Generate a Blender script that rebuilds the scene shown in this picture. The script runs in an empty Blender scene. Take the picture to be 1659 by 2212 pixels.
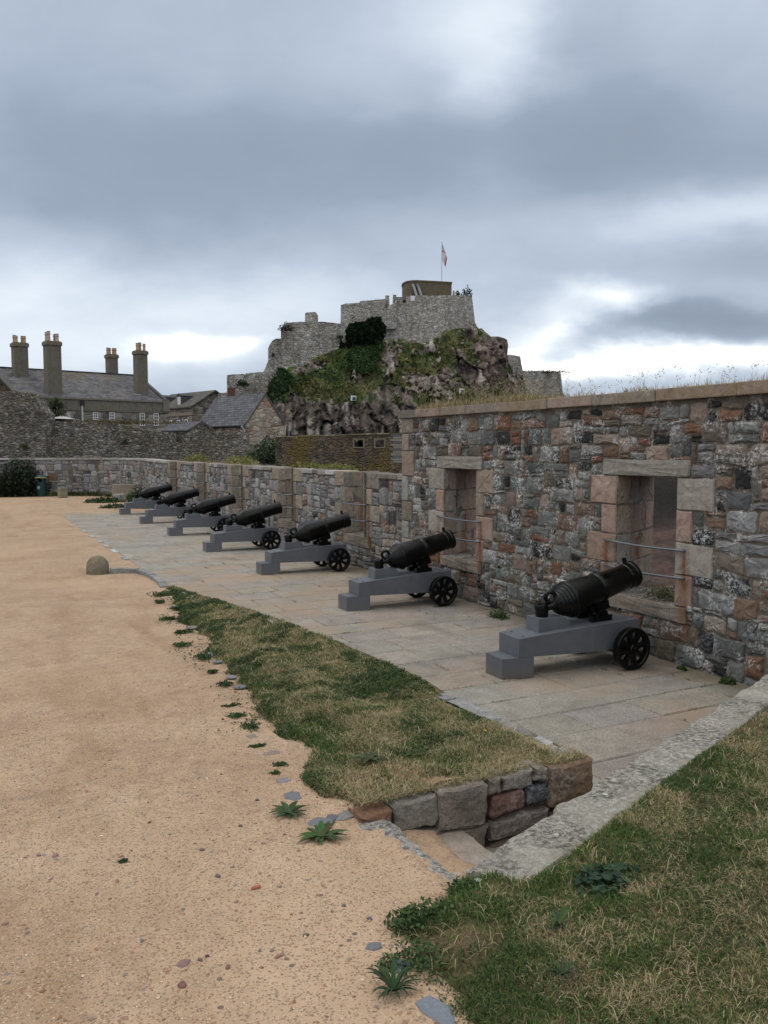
import bpy, bmesh, math, random
import numpy as np
from mathutils import Vector, Matrix

SC = bpy.context.scene
COL = SC.collection
R_ = math.radians

# ------------------------------------------------------------------ camera numbers
EYE = 2.7
YAW = R_(26.9)
PITCH = R_(4.354)
FPX = 1799.4            # focal length in the 1659 x 2212 grid the photo was surveyed in
FW = Vector((math.sin(YAW), math.cos(YAW), 0))
RT = Vector((math.cos(YAW), -math.sin(YAW), 0))
UPZ = Vector((0, 0, 1))
_fw = FW*math.cos(PITCH) - UPZ*math.sin(PITCH)
_up = FW*math.sin(PITCH) + UPZ*math.cos(PITCH)
EYEP = Vector((0, 0, EYE))
def ray(x, y): return _fw + RT*((x-829.5)/FPX) + _up*((1106-y)/FPX)
def at(x, y, d):
    "survey point: world position seen at (x, y) at forward distance d metres"
    r = ray(x, y); return EYEP + r*(d/r.dot(FW))
def atz(x, y, z):
    r = ray(x, y); return EYEP + r*((z-EYE)/r.z)

# ------------------------------------------------------------------ object helpers
def tag(o, label=None, cat=None, group=None, kind=None):
    if label: o['label'] = label
    if cat: o['category'] = cat
    if group: o['group'] = group
    if kind: o['kind'] = kind
    return o
def empty(name, loc=(0, 0, 0), rz=0.0):
    o = bpy.data.objects.new(name, None); COL.objects.link(o)
    o.location = loc; o.rotation_euler = (0, 0, rz); o.empty_display_size = .2
    return o
def kids(o): return [c for c in bpy.data.objects if c.parent == o]
def copy_tree(o, parent=None):
    c = o.copy(); COL.objects.link(c); c.parent = parent
    for ch in kids(o): copy_tree(ch, c)
    return c

class MB:
    "collects faces; build() links them as one mesh object"
    def __init__(s): s.v = []; s.f = []; s.c = []; s.m = []
    def add(s, verts, faces, col=(1, 1, 1), mi=0):
        b = len(s.v)
        s.v.extend(tuple(p) for p in verts)
        s.c.extend([col]*len(verts))
        for f in faces: s.f.append(tuple(b+i for i in f)); s.m.append(mi)
        return b
    def box(s, c, size, rot=None, col=(1, 1, 1), mi=0, bev=0.0):
        x, y, z = size[0]/2, size[1]/2, size[2]/2
        c = Vector(c)
        if bev > 0:
            bm = bmesh.new(); bmesh.ops.create_cube(bm, size=1)
            for v in bm.verts: v.co = Vector((v.co.x*2*x, v.co.y*2*y, v.co.z*2*z))
            bmesh.ops.bevel(bm, geom=bm.edges[:], offset=bev, segments=2, affect='EDGES', profile=.6)
            bm.verts.index_update()
            vs = [v.co.copy() for v in bm.verts]; fs = [[v.index for v in f.verts] for f in bm.faces]; bm.free()
        else:
            vs = [Vector((sx*x, sy*y, sz*z)) for sz in (-1, 1) for sy in (-1, 1) for sx in (-1, 1)]
            fs = [(0, 2, 3, 1), (4, 5, 7, 6), (0, 1, 5, 4), (2, 6, 7, 3), (0, 4, 6, 2), (1, 3, 7, 5)]
        if rot is not None: vs = [rot @ v for v in vs]
        s.add([v+c for v in vs], fs, col, mi)
    def hexa(s, p, col=(1, 1, 1), mi=0):
        "8 corners: bottom 4 (ccw), top 4 (ccw)"
        s.add(p, [(3, 2, 1, 0), (4, 5, 6, 7), (0, 1, 5, 4), (1, 2, 6, 5), (2, 3, 7, 6), (3, 0, 4, 7)], col, mi)
    def prism(s, poly, d, col=(1, 1, 1), mi=0):
        "polygon (list of Vectors) extruded by vector d"
        n = len(poly); d = Vector(d)
        vs = [Vector(p) for p in poly] + [Vector(p)+d for p in poly]
        fs = [tuple(range(n)), tuple(range(2*n-1, n-1, -1))] + [(i, i+n, (i+1) % n+n, (i+1) % n) for i in range(n)]
        s.add(vs, fs, col, mi)
    def tube(s, pts, r, n=8, col=(1, 1, 1), mi=0, cap=True):
        pts = [Vector(p) for p in pts]; rr = r if isinstance(r, (list, tuple)) else [r]*len(pts)
        vs = []; 
        for i, p in enumerate(pts):
            t = (pts[min(i+1, len(pts)-1)]-pts[max(i-1, 0)]).normalized()
            a = t.cross(Vector((0, 0, 1)))
            if a.length < 1e-3: a = t.cross(Vector((1, 0, 0)))
            a.normalize(); b = t.cross(a)
            for k in range(n):
                an = 2*math.pi*k/n; vs.append(p+(a*math.cos(an)+b*math.sin(an))*rr[i])
        fs = [(i*n+k, i*n+(k+1) % n, (i+1)*n+(k+1) % n, (i+1)*n+k) for i in range(len(pts)-1) for k in range(n)]
        if cap: fs += [tuple(range(n))[::-1], tuple((len(pts)-1)*n+k for k in range(n))]
        s.add(vs, fs, col, mi)
    def lathe(s, prof, o, ax, n=32, col=(1, 1, 1), mi=0, a0=0, a1=2*math.pi):
        "prof: list of (dist along axis, radius)"
        o = Vector(o); ax = Vector(ax).normalized()
        a = ax.cross(Vector((0, 0, 1)))
        if a.length < 1e-3: a = Vector((1, 0, 0))
        a.normalize(); b = ax.cross(a)
        full = abs(a1-a0-2*math.pi) < 1e-6; m = n if full else n+1
        vs = []
        for (t, r) in prof:
            for k in range(m):
                an = a0+(a1-a0)*k/n; vs.append(o+ax*t+(a*math.cos(an)+b*math.sin(an))*r)
        fs = [(i*m+k, (i+1)*m+k, (i+1)*m+(k+1) % m, i*m+(k+1) % m) for i in range(len(prof)-1) for k in range(m if full else m-1)]
        s.add(vs, fs, col, mi)
    def torus(s, c, ax, R, r, n=20, k=8, col=(1, 1, 1)):
        ax = Vector(ax).normalized(); c = Vector(c)
        a = ax.cross(Vector((.3, .1, 1))).normalized(); b = ax.cross(a)
        vs = []
        for i in range(n):
            t = 2*math.pi*i/n; rad = a*math.cos(t)+b*math.sin(t)
            for j in range(k):
                u = 2*math.pi*j/k; vs.append(c+rad*(R+r*math.cos(u))+ax*(r*math.sin(u)))
        fs = [(i*k+j, ((i+1) % n)*k+j, ((i+1) % n)*k+(j+1) % k, i*k+(j+1) % k) for i in range(n) for j in range(k)]
        s.add(vs, fs, col)
    def build(s, name, mat, parent=None, off=None, smooth=False, loc=None, fixn=False, angle=None):
        me = bpy.data.meshes.new(name)
        vs = s.v
        if off is not None: vs = [(p[0]-off[0], p[1]-off[1], p[2]-off[2]) for p in vs]
        me.from_pydata(vs, [], s.f)
        for m in (mat if isinstance(mat, (list, tuple)) else [mat]): me.materials.append(m)
        if max(s.m or [0]) > 0: me.polygons.foreach_set('material_index', s.m)
        ca = me.attributes.new('Col', 'FLOAT_COLOR', 'POINT')
        ca.data.foreach_set('color', [x for c in s.c for x in (c[0], c[1], c[2], c[3] if len(c) > 3 else .5)])
        if fixn:
            bm = bmesh.new(); bm.from_mesh(me); bmesh.ops.recalc_face_normals(bm, faces=bm.faces); bm.to_mesh(me); bm.free()
        if smooth:
            me.polygons.foreach_set('use_smooth', [True]*len(me.polygons))
            if angle: me.set_sharp_from_angle(angle=R_(angle))
        me.update()
        o = bpy.data.objects.new(name, me); COL.objects.link(o)
        if parent is not None: o.parent = parent
        if loc is not None: o.location = loc
        elif off is not None and parent is None: o.location = off
        return o

def np_mesh(name, V, quads, tris, C, mat, parent=None):
    "fast mesh from numpy arrays (V n x 3, quads m x 4, tris k x 3, C n x 3)"
    me = bpy.data.meshes.new(name)
    nq, ntr = len(quads), len(tris)
    me.vertices.add(len(V)); me.vertices.foreach_set('co', np.ascontiguousarray(V, dtype=np.float32).ravel())
    me.loops.add(nq*4+ntr*3)
    li = np.concatenate([np.asarray(quads, dtype=np.int32).ravel(), np.asarray(tris, dtype=np.int32).ravel()])
    me.loops.foreach_set('vertex_index', li.astype(np.int32))
    me.polygons.add(nq+ntr)
    ls = np.concatenate([np.arange(nq)*4, nq*4+np.arange(ntr)*3]).astype(np.int32)
    me.polygons.foreach_set('loop_start', ls)
    me.update(calc_edges=True)
    me.materials.append(mat)
    ca = me.attributes.new('Col', 'FLOAT_COLOR', 'POINT')
    C4 = np.ones((len(V), 4), dtype=np.float32); C4[:, :3] = C
    ca.data.foreach_set('color', C4.ravel())
    o = bpy.data.objects.new(name, me); COL.objects.link(o)
    if parent is not None: o.parent = parent
    return o

# ------------------------------------------------------------------ noise (numpy)
def _h(ix, iy, s):
    n = (ix.astype(np.int64)*374761393 + iy.astype(np.int64)*668265263 + s*974711) & 0x7fffffff
    n = ((n ^ (n >> 13))*1274126177) & 0x7fffffff
    return ((n ^ (n >> 16)) & 0xffff)/65535.0
def vn(x, y, s=0):
    x = np.asarray(x, dtype=float); y = np.asarray(y, dtype=float)
    ix, iy = np.floor(x), np.floor(y); fx, fy = x-ix, y-iy
    fx = fx*fx*(3-2*fx); fy = fy*fy*(3-2*fy)
    a, b, c, d = _h(ix, iy, s), _h(ix+1, iy, s), _h(ix, iy+1, s), _h(ix+1, iy+1, s)
    return (a*(1-fx)+b*fx)*(1-fy)+(c*(1-fx)+d*fx)*fy
def fbm(x, y, s=0, o=4):
    x = np.asarray(x, dtype=float); y = np.asarray(y, dtype=float)
    t = 0; a = .5; n = 0
    for i in range(o):
        t = t+a*vn(x*2**i+i*17.3, y*2**i+i*9.1, s+i); n += a; a *= .5
    return t/n
def sstep(a, b, x):
    t = np.clip((np.asarray(x, dtype=float)-a)/(b-a), 0, 1); return t*t*(3-2*t)

# ------------------------------------------------------------------ node helper
class G:
    def __init__(s, name):
        s.mat = bpy.data.materials.new(name); s.mat.use_nodes = True
        s.t = s.mat.node_tree; s.n = s.t.nodes; s.n.clear()
        s.out = s.n.new('ShaderNodeOutputMaterial'); s.bs = s.n.new('ShaderNodeBsdfPrincipled')
        s.link(s.bs.outputs[0], s.out.inputs[0])
        s._co = None
    def link(s, a, b): s.t.links.new(a, b)
    def put(s, sock, v):
        if hasattr(v, 'is_output'): s.link(v, sock)
        elif isinstance(v, (tuple, list)):
            sock.default_value = (*v, 1.0) if len(sock.default_value) == 4 and len(v) == 3 else v
        else: sock.default_value = v
    def co(s):
        if s._co is None: s._co = s.n.new('ShaderNodeNewGeometry').outputs['Position']
        return s._co
    def objco(s): return s.n.new('ShaderNodeTexCoord').outputs['Object']
    def attr(s, name='Col'):
        n = s.n.new('ShaderNodeAttribute'); n.attribute_name = name; return n.outputs['Color']
    def scale(s, v, sc):
        n = s.n.new('ShaderNodeVectorMath'); n.operation = 'MULTIPLY'; s.put(n.inputs[0], v); n.inputs[1].default_value = sc; return n.outputs[0]
    def noise(s, sc, det=4, rough=.55, co=None, dist=0):
        n = s.n.new('ShaderNodeTexNoise'); n.inputs['Scale'].default_value = sc; n.inputs['Detail'].default_value = det
        n.inputs['Roughness'].default_value = rough; n.inputs['Distortion'].default_value = dist
        s.link(co if co is not None else s.co(), n.inputs['Vector']); return n.outputs['Fac']
    def voro(s, sc, co=None, feat='F1', out='Distance', rnd=1):
        n = s.n.new('ShaderNodeTexVoronoi'); n.feature = feat; n.inputs['Scale'].default_value = sc; n.inputs['Randomness'].default_value = rnd
        s.link(co if co is not None else s.co(), n.inputs['Vector']); return n.outputs[out]
    def ramp(s, f, stops, interp='LINEAR'):
        n = s.n.new('ShaderNodeValToRGB'); e = n.color_ramp; e.interpolation = interp
        while len(e.elements) < len(stops): e.elements.new(.5)
        for i, (p, c) in enumerate(stops):
            e.elements[i].position = p
            c = (c, c, c) if not isinstance(c, (tuple, list)) else c
            e.elements[i].color = (*c, 1)
        s.put(n.inputs[0], f); return n.outputs[0]
    def mix(s, f, a, b, mode='MIX'):
        n = s.n.new('ShaderNodeMix'); n.data_type = 'RGBA'; n.blend_type = mode
        s.put(n.inputs[0], f); s.put(n.inputs[6], a); s.put(n.inputs[7], b); return n.outputs[2]
    def math(s, op, a, b=None, c=None, clamp=False):
        n = s.n.new('ShaderNodeMath'); n.operation = op; n.use_clamp = clamp
        s.put(n.inputs[0], a)
        if b is not None: s.put(n.inputs[1], b)
        if c is not None: s.put(n.inputs[2], c)
        return n.outputs[0]
    def sep(s, v):
        n = s.n.new('ShaderNodeSeparateXYZ'); s.link(v, n.inputs[0]); return n.outputs
    def normal(s): return s.n.new('ShaderNodeNewGeometry').outputs['Normal']
    def bump(s, h, dist=.01, strength=1.0):
        n = s.n.new('ShaderNodeBump'); n.inputs['Distance'].default_value = dist; n.inputs['Strength'].default_value = strength
        s.put(n.inputs['Height'], h); s.link(n.outputs[0], s.bs.inputs['Normal']); return n
    def done(s, col, rough=.85, spec=.3, metal=0.0):
        s.put(s.bs.inputs['Base Color'], col); s.put(s.bs.inputs['Roughness'], rough)
        s.bs.inputs['Specular IOR Level'].default_value = spec; s.bs.inputs['Metallic'].default_value = metal
        return s.mat

# ------------------------------------------------------------------ materials
def m_stone(name, lich=.5, lcol=(.66, .66, .645), dark=.35, grain=.25, streak=False, rust=None, moss=0.0, ls=1.0):
    g = G(name); at_ = g.n.new('ShaderNodeAttribute'); at_.attribute_name = 'Col'; c = at_.outputs['Color']; own = at_.outputs['Alpha']
    gr = g.noise(150, 3, .7); c = g.mix(1.0, c, g.ramp(gr, [(.28, 1-grain*1.4), (.5, 1.0), (.72, 1+grain)]), 'MULTIPLY')
    mo = g.noise(11, 4, .6); c = g.mix(.8, c, g.ramp(mo, [(.25, .62), (.55, 1.0), (.8, 1.25)]), 'MULTIPLY')
    co = g.scale(g.co(), (1, 1, .33)) if streak else g.co()
    # dark weathering
    dk = g.noise(3.2, 5, .65, co=co); c = g.mix(g.math('MULTIPLY', g.ramp(dk, [(.5, 0), (.68, 1)]), dark), c, (.045, .042, .038))
    if moss:
        ms = g.noise(2.1, 5, .65); c = g.mix(g.math('MULTIPLY', g.ramp(ms, [(.5, 0), (.66, 1)]), moss), c, (.16, .125, .03))
    # pale crusty lichen: patches of small blotches
    big = g.ramp(g.noise(2.9*ls, 4, .65, co=co), [(.46, .03), (.60, 1)])
    sm = g.ramp(g.noise(27*ls, 6, .74, co=co), [(.50, 0), (.545, 1)])
    fs = g.ramp(g.noise(64*ls, 3, .7, co=co), [(.58, 0), (.63, .7)])
    spots = g.ramp(g.voro(19*ls), [(.17, 1), (.22, 0)])
    lm = g.math('MULTIPLY', g.math('MAXIMUM', g.math('MAXIMUM', sm, fs), g.math('MULTIPLY', spots, .9)), big)
    lm = g.math('MULTIPLY', lm, g.math('MULTIPLY', lich, g.ramp(own, [(.15, .04), (.45, .75), (.9, 1)])))
    lc = g.mix(g.noise(60, 2), lcol, tuple(x*.72 for x in lcol))
    c = g.mix(lm, c, lc)
    if rust:
        x, y, z = g.sep(g.co())
        yy = g.math('SUBTRACT', y, rust[0]); fr = g.math('MULTIPLY', g.math('FRACT', g.math('ADD', g.math('DIVIDE', yy, 4.55), 0.5)), 4.55)
        d1 = g.math('ABSOLUTE', g.math('SUBTRACT', g.math('ABSOLUTE', g.math('SUBTRACT', fr, 2.275)), .70))
        band = g.math('SUBTRACT', 1.0, g.math('DIVIDE', d1, .10), clamp=True)
        zz = g.ramp(z, [(.30, 0), (.62, 1), ])
        zt = g.math('LESS_THAN', z, 1.46)
        nn = g.ramp(g.noise(6, 4, .6, co=g.scale(g.co(), (1, 3, .35))), [(.30, 0), (.5, 1)])
        f = g.math('MULTIPLY', g.math('MULTIPLY', band, zt), g.math('MULTIPLY', nn, zz))
        c = g.mix(g.math('MULTIPLY', f, .85), c, (.15, .055, .02))
    h = g.math('ADD', g.math('MULTIPLY', g.noise(95, 4, .7), .35), g.math('ADD', g.math('MULTIPLY', g.noise(22, 5, .6), .9), g.math('MULTIPLY', lm, .12)))
    g.bump(h, .014, .9)
    return g.done(c, .92, .2)

def m_cheek():
    g = G('lichened_coping'); c = g.attr()
    c = g.mix(.9, c, g.ramp(g.noise(4, 5, .65), [(.3, .7), (.7, 1.25)]), 'MULTIPLY')
    c = g.mix(1, c, g.ramp(g.noise(130, 3, .7), [(.3, .6), (.5, 1), (.7, 1.4)]), 'MULTIPLY')
    zone = g.ramp(g.noise(2.3, 4, .6), [(.40, .15), (.58, 1)])
    dk = g.math('MULTIPLY', g.ramp(g.noise(26, 6, .75), [(.47, 0), (.54, 1)]), zone); c = g.mix(g.math('MULTIPLY', dk, .8), c, (.062, .058, .052))
    wh = g.math('MULTIPLY', g.ramp(g.noise(34, 6, .74), [(.53, 0), (.58, 1)]), g.ramp(g.noise(1.7, 3), [(.4, .35), (.6, 1)])); c = g.mix(g.math('MULTIPLY', wh, .75), c, (.52, .51, .48))
    r, gg, b = g.sep(g.voro(7.5, out='Color')); rad = g.math('MULTIPLY', g.math('MULTIPLY', r, r), .15)
    sp = g.math('LESS_THAN', g.math('ADD', g.voro(7.5), g.math('MULTIPLY', g.math('SUBTRACT', g.noise(30, 3), .5), .10)), rad)
    c = g.mix(g.math('MULTIPLY', sp, .9), c, g.mix(g.noise(40, 3), (.60, .60, .57), (.42, .42, .40)))
    g.bump(g.math('ADD', g.noise(80, 4, .7), g.math('MULTIPLY', g.noise(14, 5, .65), 1.5)), .014, .9)
    return g.done(c, .92, .15)
def m_attr(name, rough=.8, spec=.25, bump=None, var=.0, vs=30, transl=False):
    g = G(name); c = g.attr()
    if var: c = g.mix(1, c, g.ramp(g.noise(vs, 4, .6), [(.25, 1-var), (.75, 1+var)]), 'MULTIPLY')
    if bump: g.bump(g.noise(bump[0], 4, .6), bump[1], .8)
    m = g.done(c, rough, spec)
    if transl:
        tr = g.n.new('ShaderNodeBsdfTranslucent'); g.link(c, tr.inputs[0])
        mx = g.n.new('ShaderNodeMixShader'); mx.inputs[0].default_value = .3
        g.link(g.bs.outputs[0], mx.inputs[1]); g.link(tr.outputs[0], mx.inputs[2]); g.link(mx.outputs[0], g.out.inputs[0])
    return m

def m_gravel():
    g = G('sandy_gravel')
    n1 = g.noise(1.1, 5, .6); n2 = g.noise(9, 5, .65); n3 = g.noise(140, 2, .6)
    c = g.ramp(n1, [(.28, (.320, .218, .143)), (.5, (.388, .274, .185)), (.72, (.440, .322, .225))])
    c = g.mix(.85, c, g.ramp(n2, [(.3, .74), (.5, 1.0), (.72, 1.16)]), 'MULTIPLY')
    c = g.mix(.9, c, g.ramp(n3, [(.3, .72), (.5, 1.0), (.7, 1.25)]), 'MULTIPLY')
    st = g.ramp(g.noise(.8, 4, .6, co=g.scale(g.co(), (2.0, .5, 1))), [(.52, 0), (.70, .6)])
    c = g.mix(st, c, (.25, .155, .088))
    pl = g.ramp(g.noise(.33, 4, .6), [(.50, 0), (.68, .55)]); c = g.mix(pl, c, (.47, .335, .225))
    dp = g.ramp(g.noise(2.6, 4, .6), [(.62, 0), (.72, .4)]); c = g.mix(dp, c, (.215, .135, .08))
    # single grains of every colour
    vd = g.voro(85); vc = g.voro(85, out='Color'); r, gg, b = g.sep(vc)
    gm = g.math('MULTIPLY', g.math('LESS_THAN', vd, .44), g.math('LESS_THAN', r, .55))
    gcol = g.ramp(gg, [(0, (.16, .095, .055)), (.25, (.50, .34, .22)), (.40, (.22, .11, .07)), (.62, (.17, .15, .14)), (.8, (.55, .42, .30)), (1, (.32, .19, .12))], 'CONSTANT')
    c = g.mix(g.math('MULTIPLY', gm, .6), c, gcol)
    vd2 = g.voro(23); r2, g2, b2 = g.sep(g.voro(23, out='Color'))
    gm2 = g.math('MULTIPLY', g.math('LESS_THAN', vd2, .26), g.math('LESS_THAN', r2, .10))
    c = g.mix(gm2, c, g.ramp(g2, [(0, (.16, .12, .10)), (.4, (.30, .17, .12)), (.7, (.20, .19, .18)), (1, (.45, .36, .27))], 'CONSTANT'))
    h = g.math('ADD', g.math('MULTIPLY', g.noise(4, 5, .6), 1.2), g.math('ADD', g.math('MULTIPLY', gm, .25), g.math('ADD', g.math('MULTIPLY', gm2, .4), g.math('MULTIPLY', n3, .35))))
    g.bump(h, .012, .85)
    return g.done(c, .95, .15)

def m_paving():
    g = G('paving_granite'); c = g.attr()
    c = g.mix(1, c, g.ramp(g.noise(120, 3, .7), [(.3, .62), (.5, 1.0), (.7, 1.35)]), 'MULTIPLY')
    c = g.mix(1, c, g.ramp(g.noise(38, 4, .75), [(.32, .66), (.5, 1.0), (.68, 1.3)]), 'MULTIPLY')
    c = g.mix(.8, c, g.ramp(g.noise(5, 5, .6), [(.3, .82), (.7, 1.16)]), 'MULTIPLY')
    c = g.mix(.9, c, g.ramp(g.noise(1.3, 6, .68), [(.3, .72), (.5, 1.0), (.72, 1.18)]), 'MULTIPLY')
    # sand blown over the flags, dark damp stains
    x, y, z = g.sep(g.co())
    sn = g.noise(.55, 5, .6)
    band = g.math('SUBTRACT', 1.0, g.math('DIVIDE', g.math('ABSOLUTE', g.math('SUBTRACT', y, 16.2)), 6.0), clamp=True)
    sand = g.ramp(g.math('ADD', sn, g.math('MULTIPLY', band, .15)), [(.52, 0), (.72, .75)])
    c = g.mix(sand, c, g.mix(g.noise(60, 3), (.36, .265, .185), (.29, .21, .145)))
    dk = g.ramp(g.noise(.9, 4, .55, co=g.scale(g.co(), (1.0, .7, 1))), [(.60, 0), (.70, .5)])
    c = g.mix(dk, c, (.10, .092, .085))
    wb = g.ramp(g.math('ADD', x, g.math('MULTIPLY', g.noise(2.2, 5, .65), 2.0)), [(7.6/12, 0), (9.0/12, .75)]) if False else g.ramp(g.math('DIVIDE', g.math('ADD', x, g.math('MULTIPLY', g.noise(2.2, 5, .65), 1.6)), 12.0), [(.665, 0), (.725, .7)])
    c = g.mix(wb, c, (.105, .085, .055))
    g.bump(g.math('ADD', g.noise(110, 4, .7), g.math('MULTIPLY', g.noise(9, 4), 1.2)), .008, .8)
    return g.done(c, .85, .25)

def m_plain(name, col, rough=.6, spec=.4, metal=0, bump=None, var=.12, vs=14):
    g = G(name)
    c = g.mix(1, col, g.ramp(g.noise(vs, 4, .6, co=g.objco()), [(.3, 1-var), (.7, 1+var)]), 'MULTIPLY')
    if bump: g.bump(g.noise(bump[0], 4, .6, co=g.objco()), bump[1], .8)
    return g.done(c, rough, spec, metal)

def m_black():
    g = G('black_gloss_paint'); o = g.objco()
    c = g.ramp(g.noise(9, 5, .65, co=o), [(.3, .0015), (.6, .0025), (.78, .006)])
    sc = g.ramp(g.noise(26, 5, .7, co=o), [(.70, 0), (.74, .22)])
    c = g.mix(sc, c, (.06, .06, .06))
    r = g.ramp(g.noise(12, 5, .6, co=o), [(.3, .12), (.7, .22)])
    g.bump(g.math('ADD', g.noise(75, 3, .6, co=o), g.math('MULTIPLY', g.noise(24, 4, .6, co=o), 1.3)), .0032, .9)
    return g.done(c, r, .27)

def m_greypaint():
    g = G('grey_carriage_paint'); o = g.objco()
    c = g.ramp(g.noise(5, 4, .6, co=o), [(.3, (.092, .099, .113)), (.7, (.117, .125, .141))])
    sc = g.ramp(g.noise(30, 5, .75, co=o), [(.70, 0), (.75, .35)])
    c = g.mix(sc, c, (.19, .19, .19))
    rs = g.math('MULTIPLY', g.ramp(g.noise(7, 5, .7, co=g.scale(o, (1, 1, .35))), [(.60, 0), (.70, .35)]), g.ramp(g.noise(3, 2, co=o), [(.45, 0), (.6, 1)])); c = g.mix(rs, c, (.12, .085, .06))
    dz = g.sep(o)[2]
    sp = g.math('MULTIPLY', g.ramp(dz, [(0.0, .75), (.16, 0)]), g.noise(9, 4, .7, co=o))
    c = g.mix(sp, c, (.17, .13, .09))
    g.bump(g.noise(60, 3, .6, co=o), .002, .6)
    return g.done(c, .48, .4)

def m_slate(name='roof_slate', lichen=.6, tint=(.085, .082, .098), rows=3.2):
    "uses UV-less object coordinates: z gives courses"
    g = G(name); o = g.objco()
    br = g.n.new('ShaderNodeTexBrick'); uv = g.n.new('ShaderNodeUVMap'); g.link(uv.outputs[0], br.inputs['Vector'])
    br.inputs['Scale'].default_value = rows; br.inputs['Mortar Size'].default_value = .012; br.inputs['Bias'].default_value = -.1
    br.inputs['Brick Width'].default_value = .9; br.inputs['Row Height'].default_value = .5
    br.inputs['Color1'].default_value = (*tint, 1); br.inputs['Color2'].default_value = (*[x*1.7 for x in tint], 1)
    br.inputs['Mortar'].default_value = (.05, .048, .045, 1)
    c = br.outputs['Color']
    c = g.mix(.7, c, g.ramp(g.noise(1.2, 5, .6), [(.3, .7), (.7, 1.35)]), 'MULTIPLY')
    l = g.math('MULTIPLY', g.ramp(g.noise(5.0, 5, .7, co=g.scale(g.co(), (1, 1, 2.2))), [(.53, 0), (.6, 1)]), g.ramp(g.noise(.5, 3), [(.35, 0), (.6, 1)]))
    c = g.mix(g.math('MULTIPLY', l, lichen), c, (.27, .26, .235))
    y = g.ramp(g.noise(.45, 5, .6), [(.56, 0), (.7, .7)])
    c = g.mix(g.math('MULTIPLY', y, lichen), c, (.15, .115, .045))
    g.bump(g.math('ADD', br.outputs['Fac'], g.noise(6, 3)), .03, .6)
    return g.done(c, .75, .35)

def m_rubble(name, cols, sc=(2.6, 2.6, 4.2), lich=.4, dark=.5, lcol=(.40, .40, .38), moss=0, mossc=(.13, .10, .03), bumpd=.12, mort=(.19, .17, .14), me=.06):
    "rubble masonry for far walls: stones as irregular cells of a wall, in metres"
    g = G(name)
    wob = g.n.new('ShaderNodeTexNoise'); wob.inputs['Scale'].default_value = 1.7; wob.inputs['Detail'].default_value = 3; g.link(g.co(), wob.inputs['Vector'])
    sub = g.n.new('ShaderNodeVectorMath'); sub.operation = 'MULTIPLY_ADD'; g.link(wob.outputs['Color'], sub.inputs[0]); sub.inputs[1].default_value = (.5, .5, .3); g.link(g.co(), sub.inputs[2])
    co = g.scale(sub.outputs[0], sc)
    vc = g.voro(1.0, co=co, out='Color', rnd=.85); ed = g.voro(1.0, co=co, feat='DISTANCE_TO_EDGE', rnd=.85)
    r, gg, b = g.sep(vc)
    n = len(cols); c = g.ramp(r, [((i+.0)/n, k) for i, k in enumerate(cols)], 'CONSTANT')
    c = g.mix(.8, c, g.ramp(gg, [(0, .7), (1, 1.3)]), 'MULTIPLY')
    c = g.mix(.8, c, g.ramp(g.noise(7, 5, .7), [(.3, .65), (.7, 1.3)]), 'MULTIPLY')
    c = g.mix(g.ramp(ed, [(.02, .65), (me, 0)]), c, mort)
    dk = g.ramp(g.noise(.8, 6, .70, co=g.scale(g.co(), (1, 1, .38))), [(.46, 0), (.64, 1)])
    c = g.mix(g.math('MULTIPLY', dk, dark), c, (.05, .047, .043))
    c = g.mix(g.math('MULTIPLY', g.ramp(g.noise(1.1, 5, .68), [(.50, 0), (.62, .6)]), 1.0), c, (.185, .145, .10))
    hole = g.ramp(g.noise(2.3, 4, .7), [(.66, 0), (.72, .7)]); c = g.mix(hole, c, (.035, .033, .03))
    lm = g.math('MULTIPLY', g.ramp(g.noise(4.5, 6, .72), [(.5, 0), (.58, 1)]), g.ramp(g.noise(.35, 3), [(.36, .1), (.6, 1)]))
    c = g.mix(g.math('MULTIPLY', lm, lich), c, lcol)
    if moss:
        mm = g.ramp(g.noise(.42, 6, .66), [(.48, 0), (.64, 1)]); c = g.mix(g.math('MULTIPLY', mm, moss), c, mossc)
    g.bump(g.math('ADD', g.ramp(ed, [(0, 0), (.16, 1)]), g.math('MULTIPLY', g.noise(5, 5, .65), .9)), bumpd, .9)
    return g.done(c, .95, .15)
# ================================================================== camera, sun, sky
cam = bpy.data.cameras.new('camera'); co_ = bpy.data.objects.new('camera', cam); COL.objects.link(co_)
cam.sensor_fit = 'VERTICAL'; cam.sensor_height = 36.0; cam.lens = FPX/2212*36.0
cam.clip_start = .05; cam.clip_end = 5000
co_.location = EYEP; co_.rotation_euler = (math.pi/2-PITCH, 0, -YAW)
SC.camera = co_
SUN_EL, SUN_AZ = R_(58), R_(26.9-75)      # azimuth from +Y towards +X: high, soft, from the left
sun = bpy.data.lights.new('sun', 'SUN'); so = bpy.data.objects.new('sun', sun); COL.objects.link(so)
sun.energy = .55; sun.angle = R_(32); sun.color = (1.0, .955, .90)
sd = Vector((math.sin(SUN_AZ)*math.cos(SUN_EL), math.cos(SUN_AZ)*math.cos(SUN_EL), math.sin(SUN_EL)))
so.rotation_euler = (-sd).to_track_quat('-Z', 'Y').to_euler()
SC.view_settings.view_transform = 'Standard'; SC.view_settings.look = 'None'
SC.view_settings.exposure = .42; SC.view_settings.gamma = 1

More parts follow.
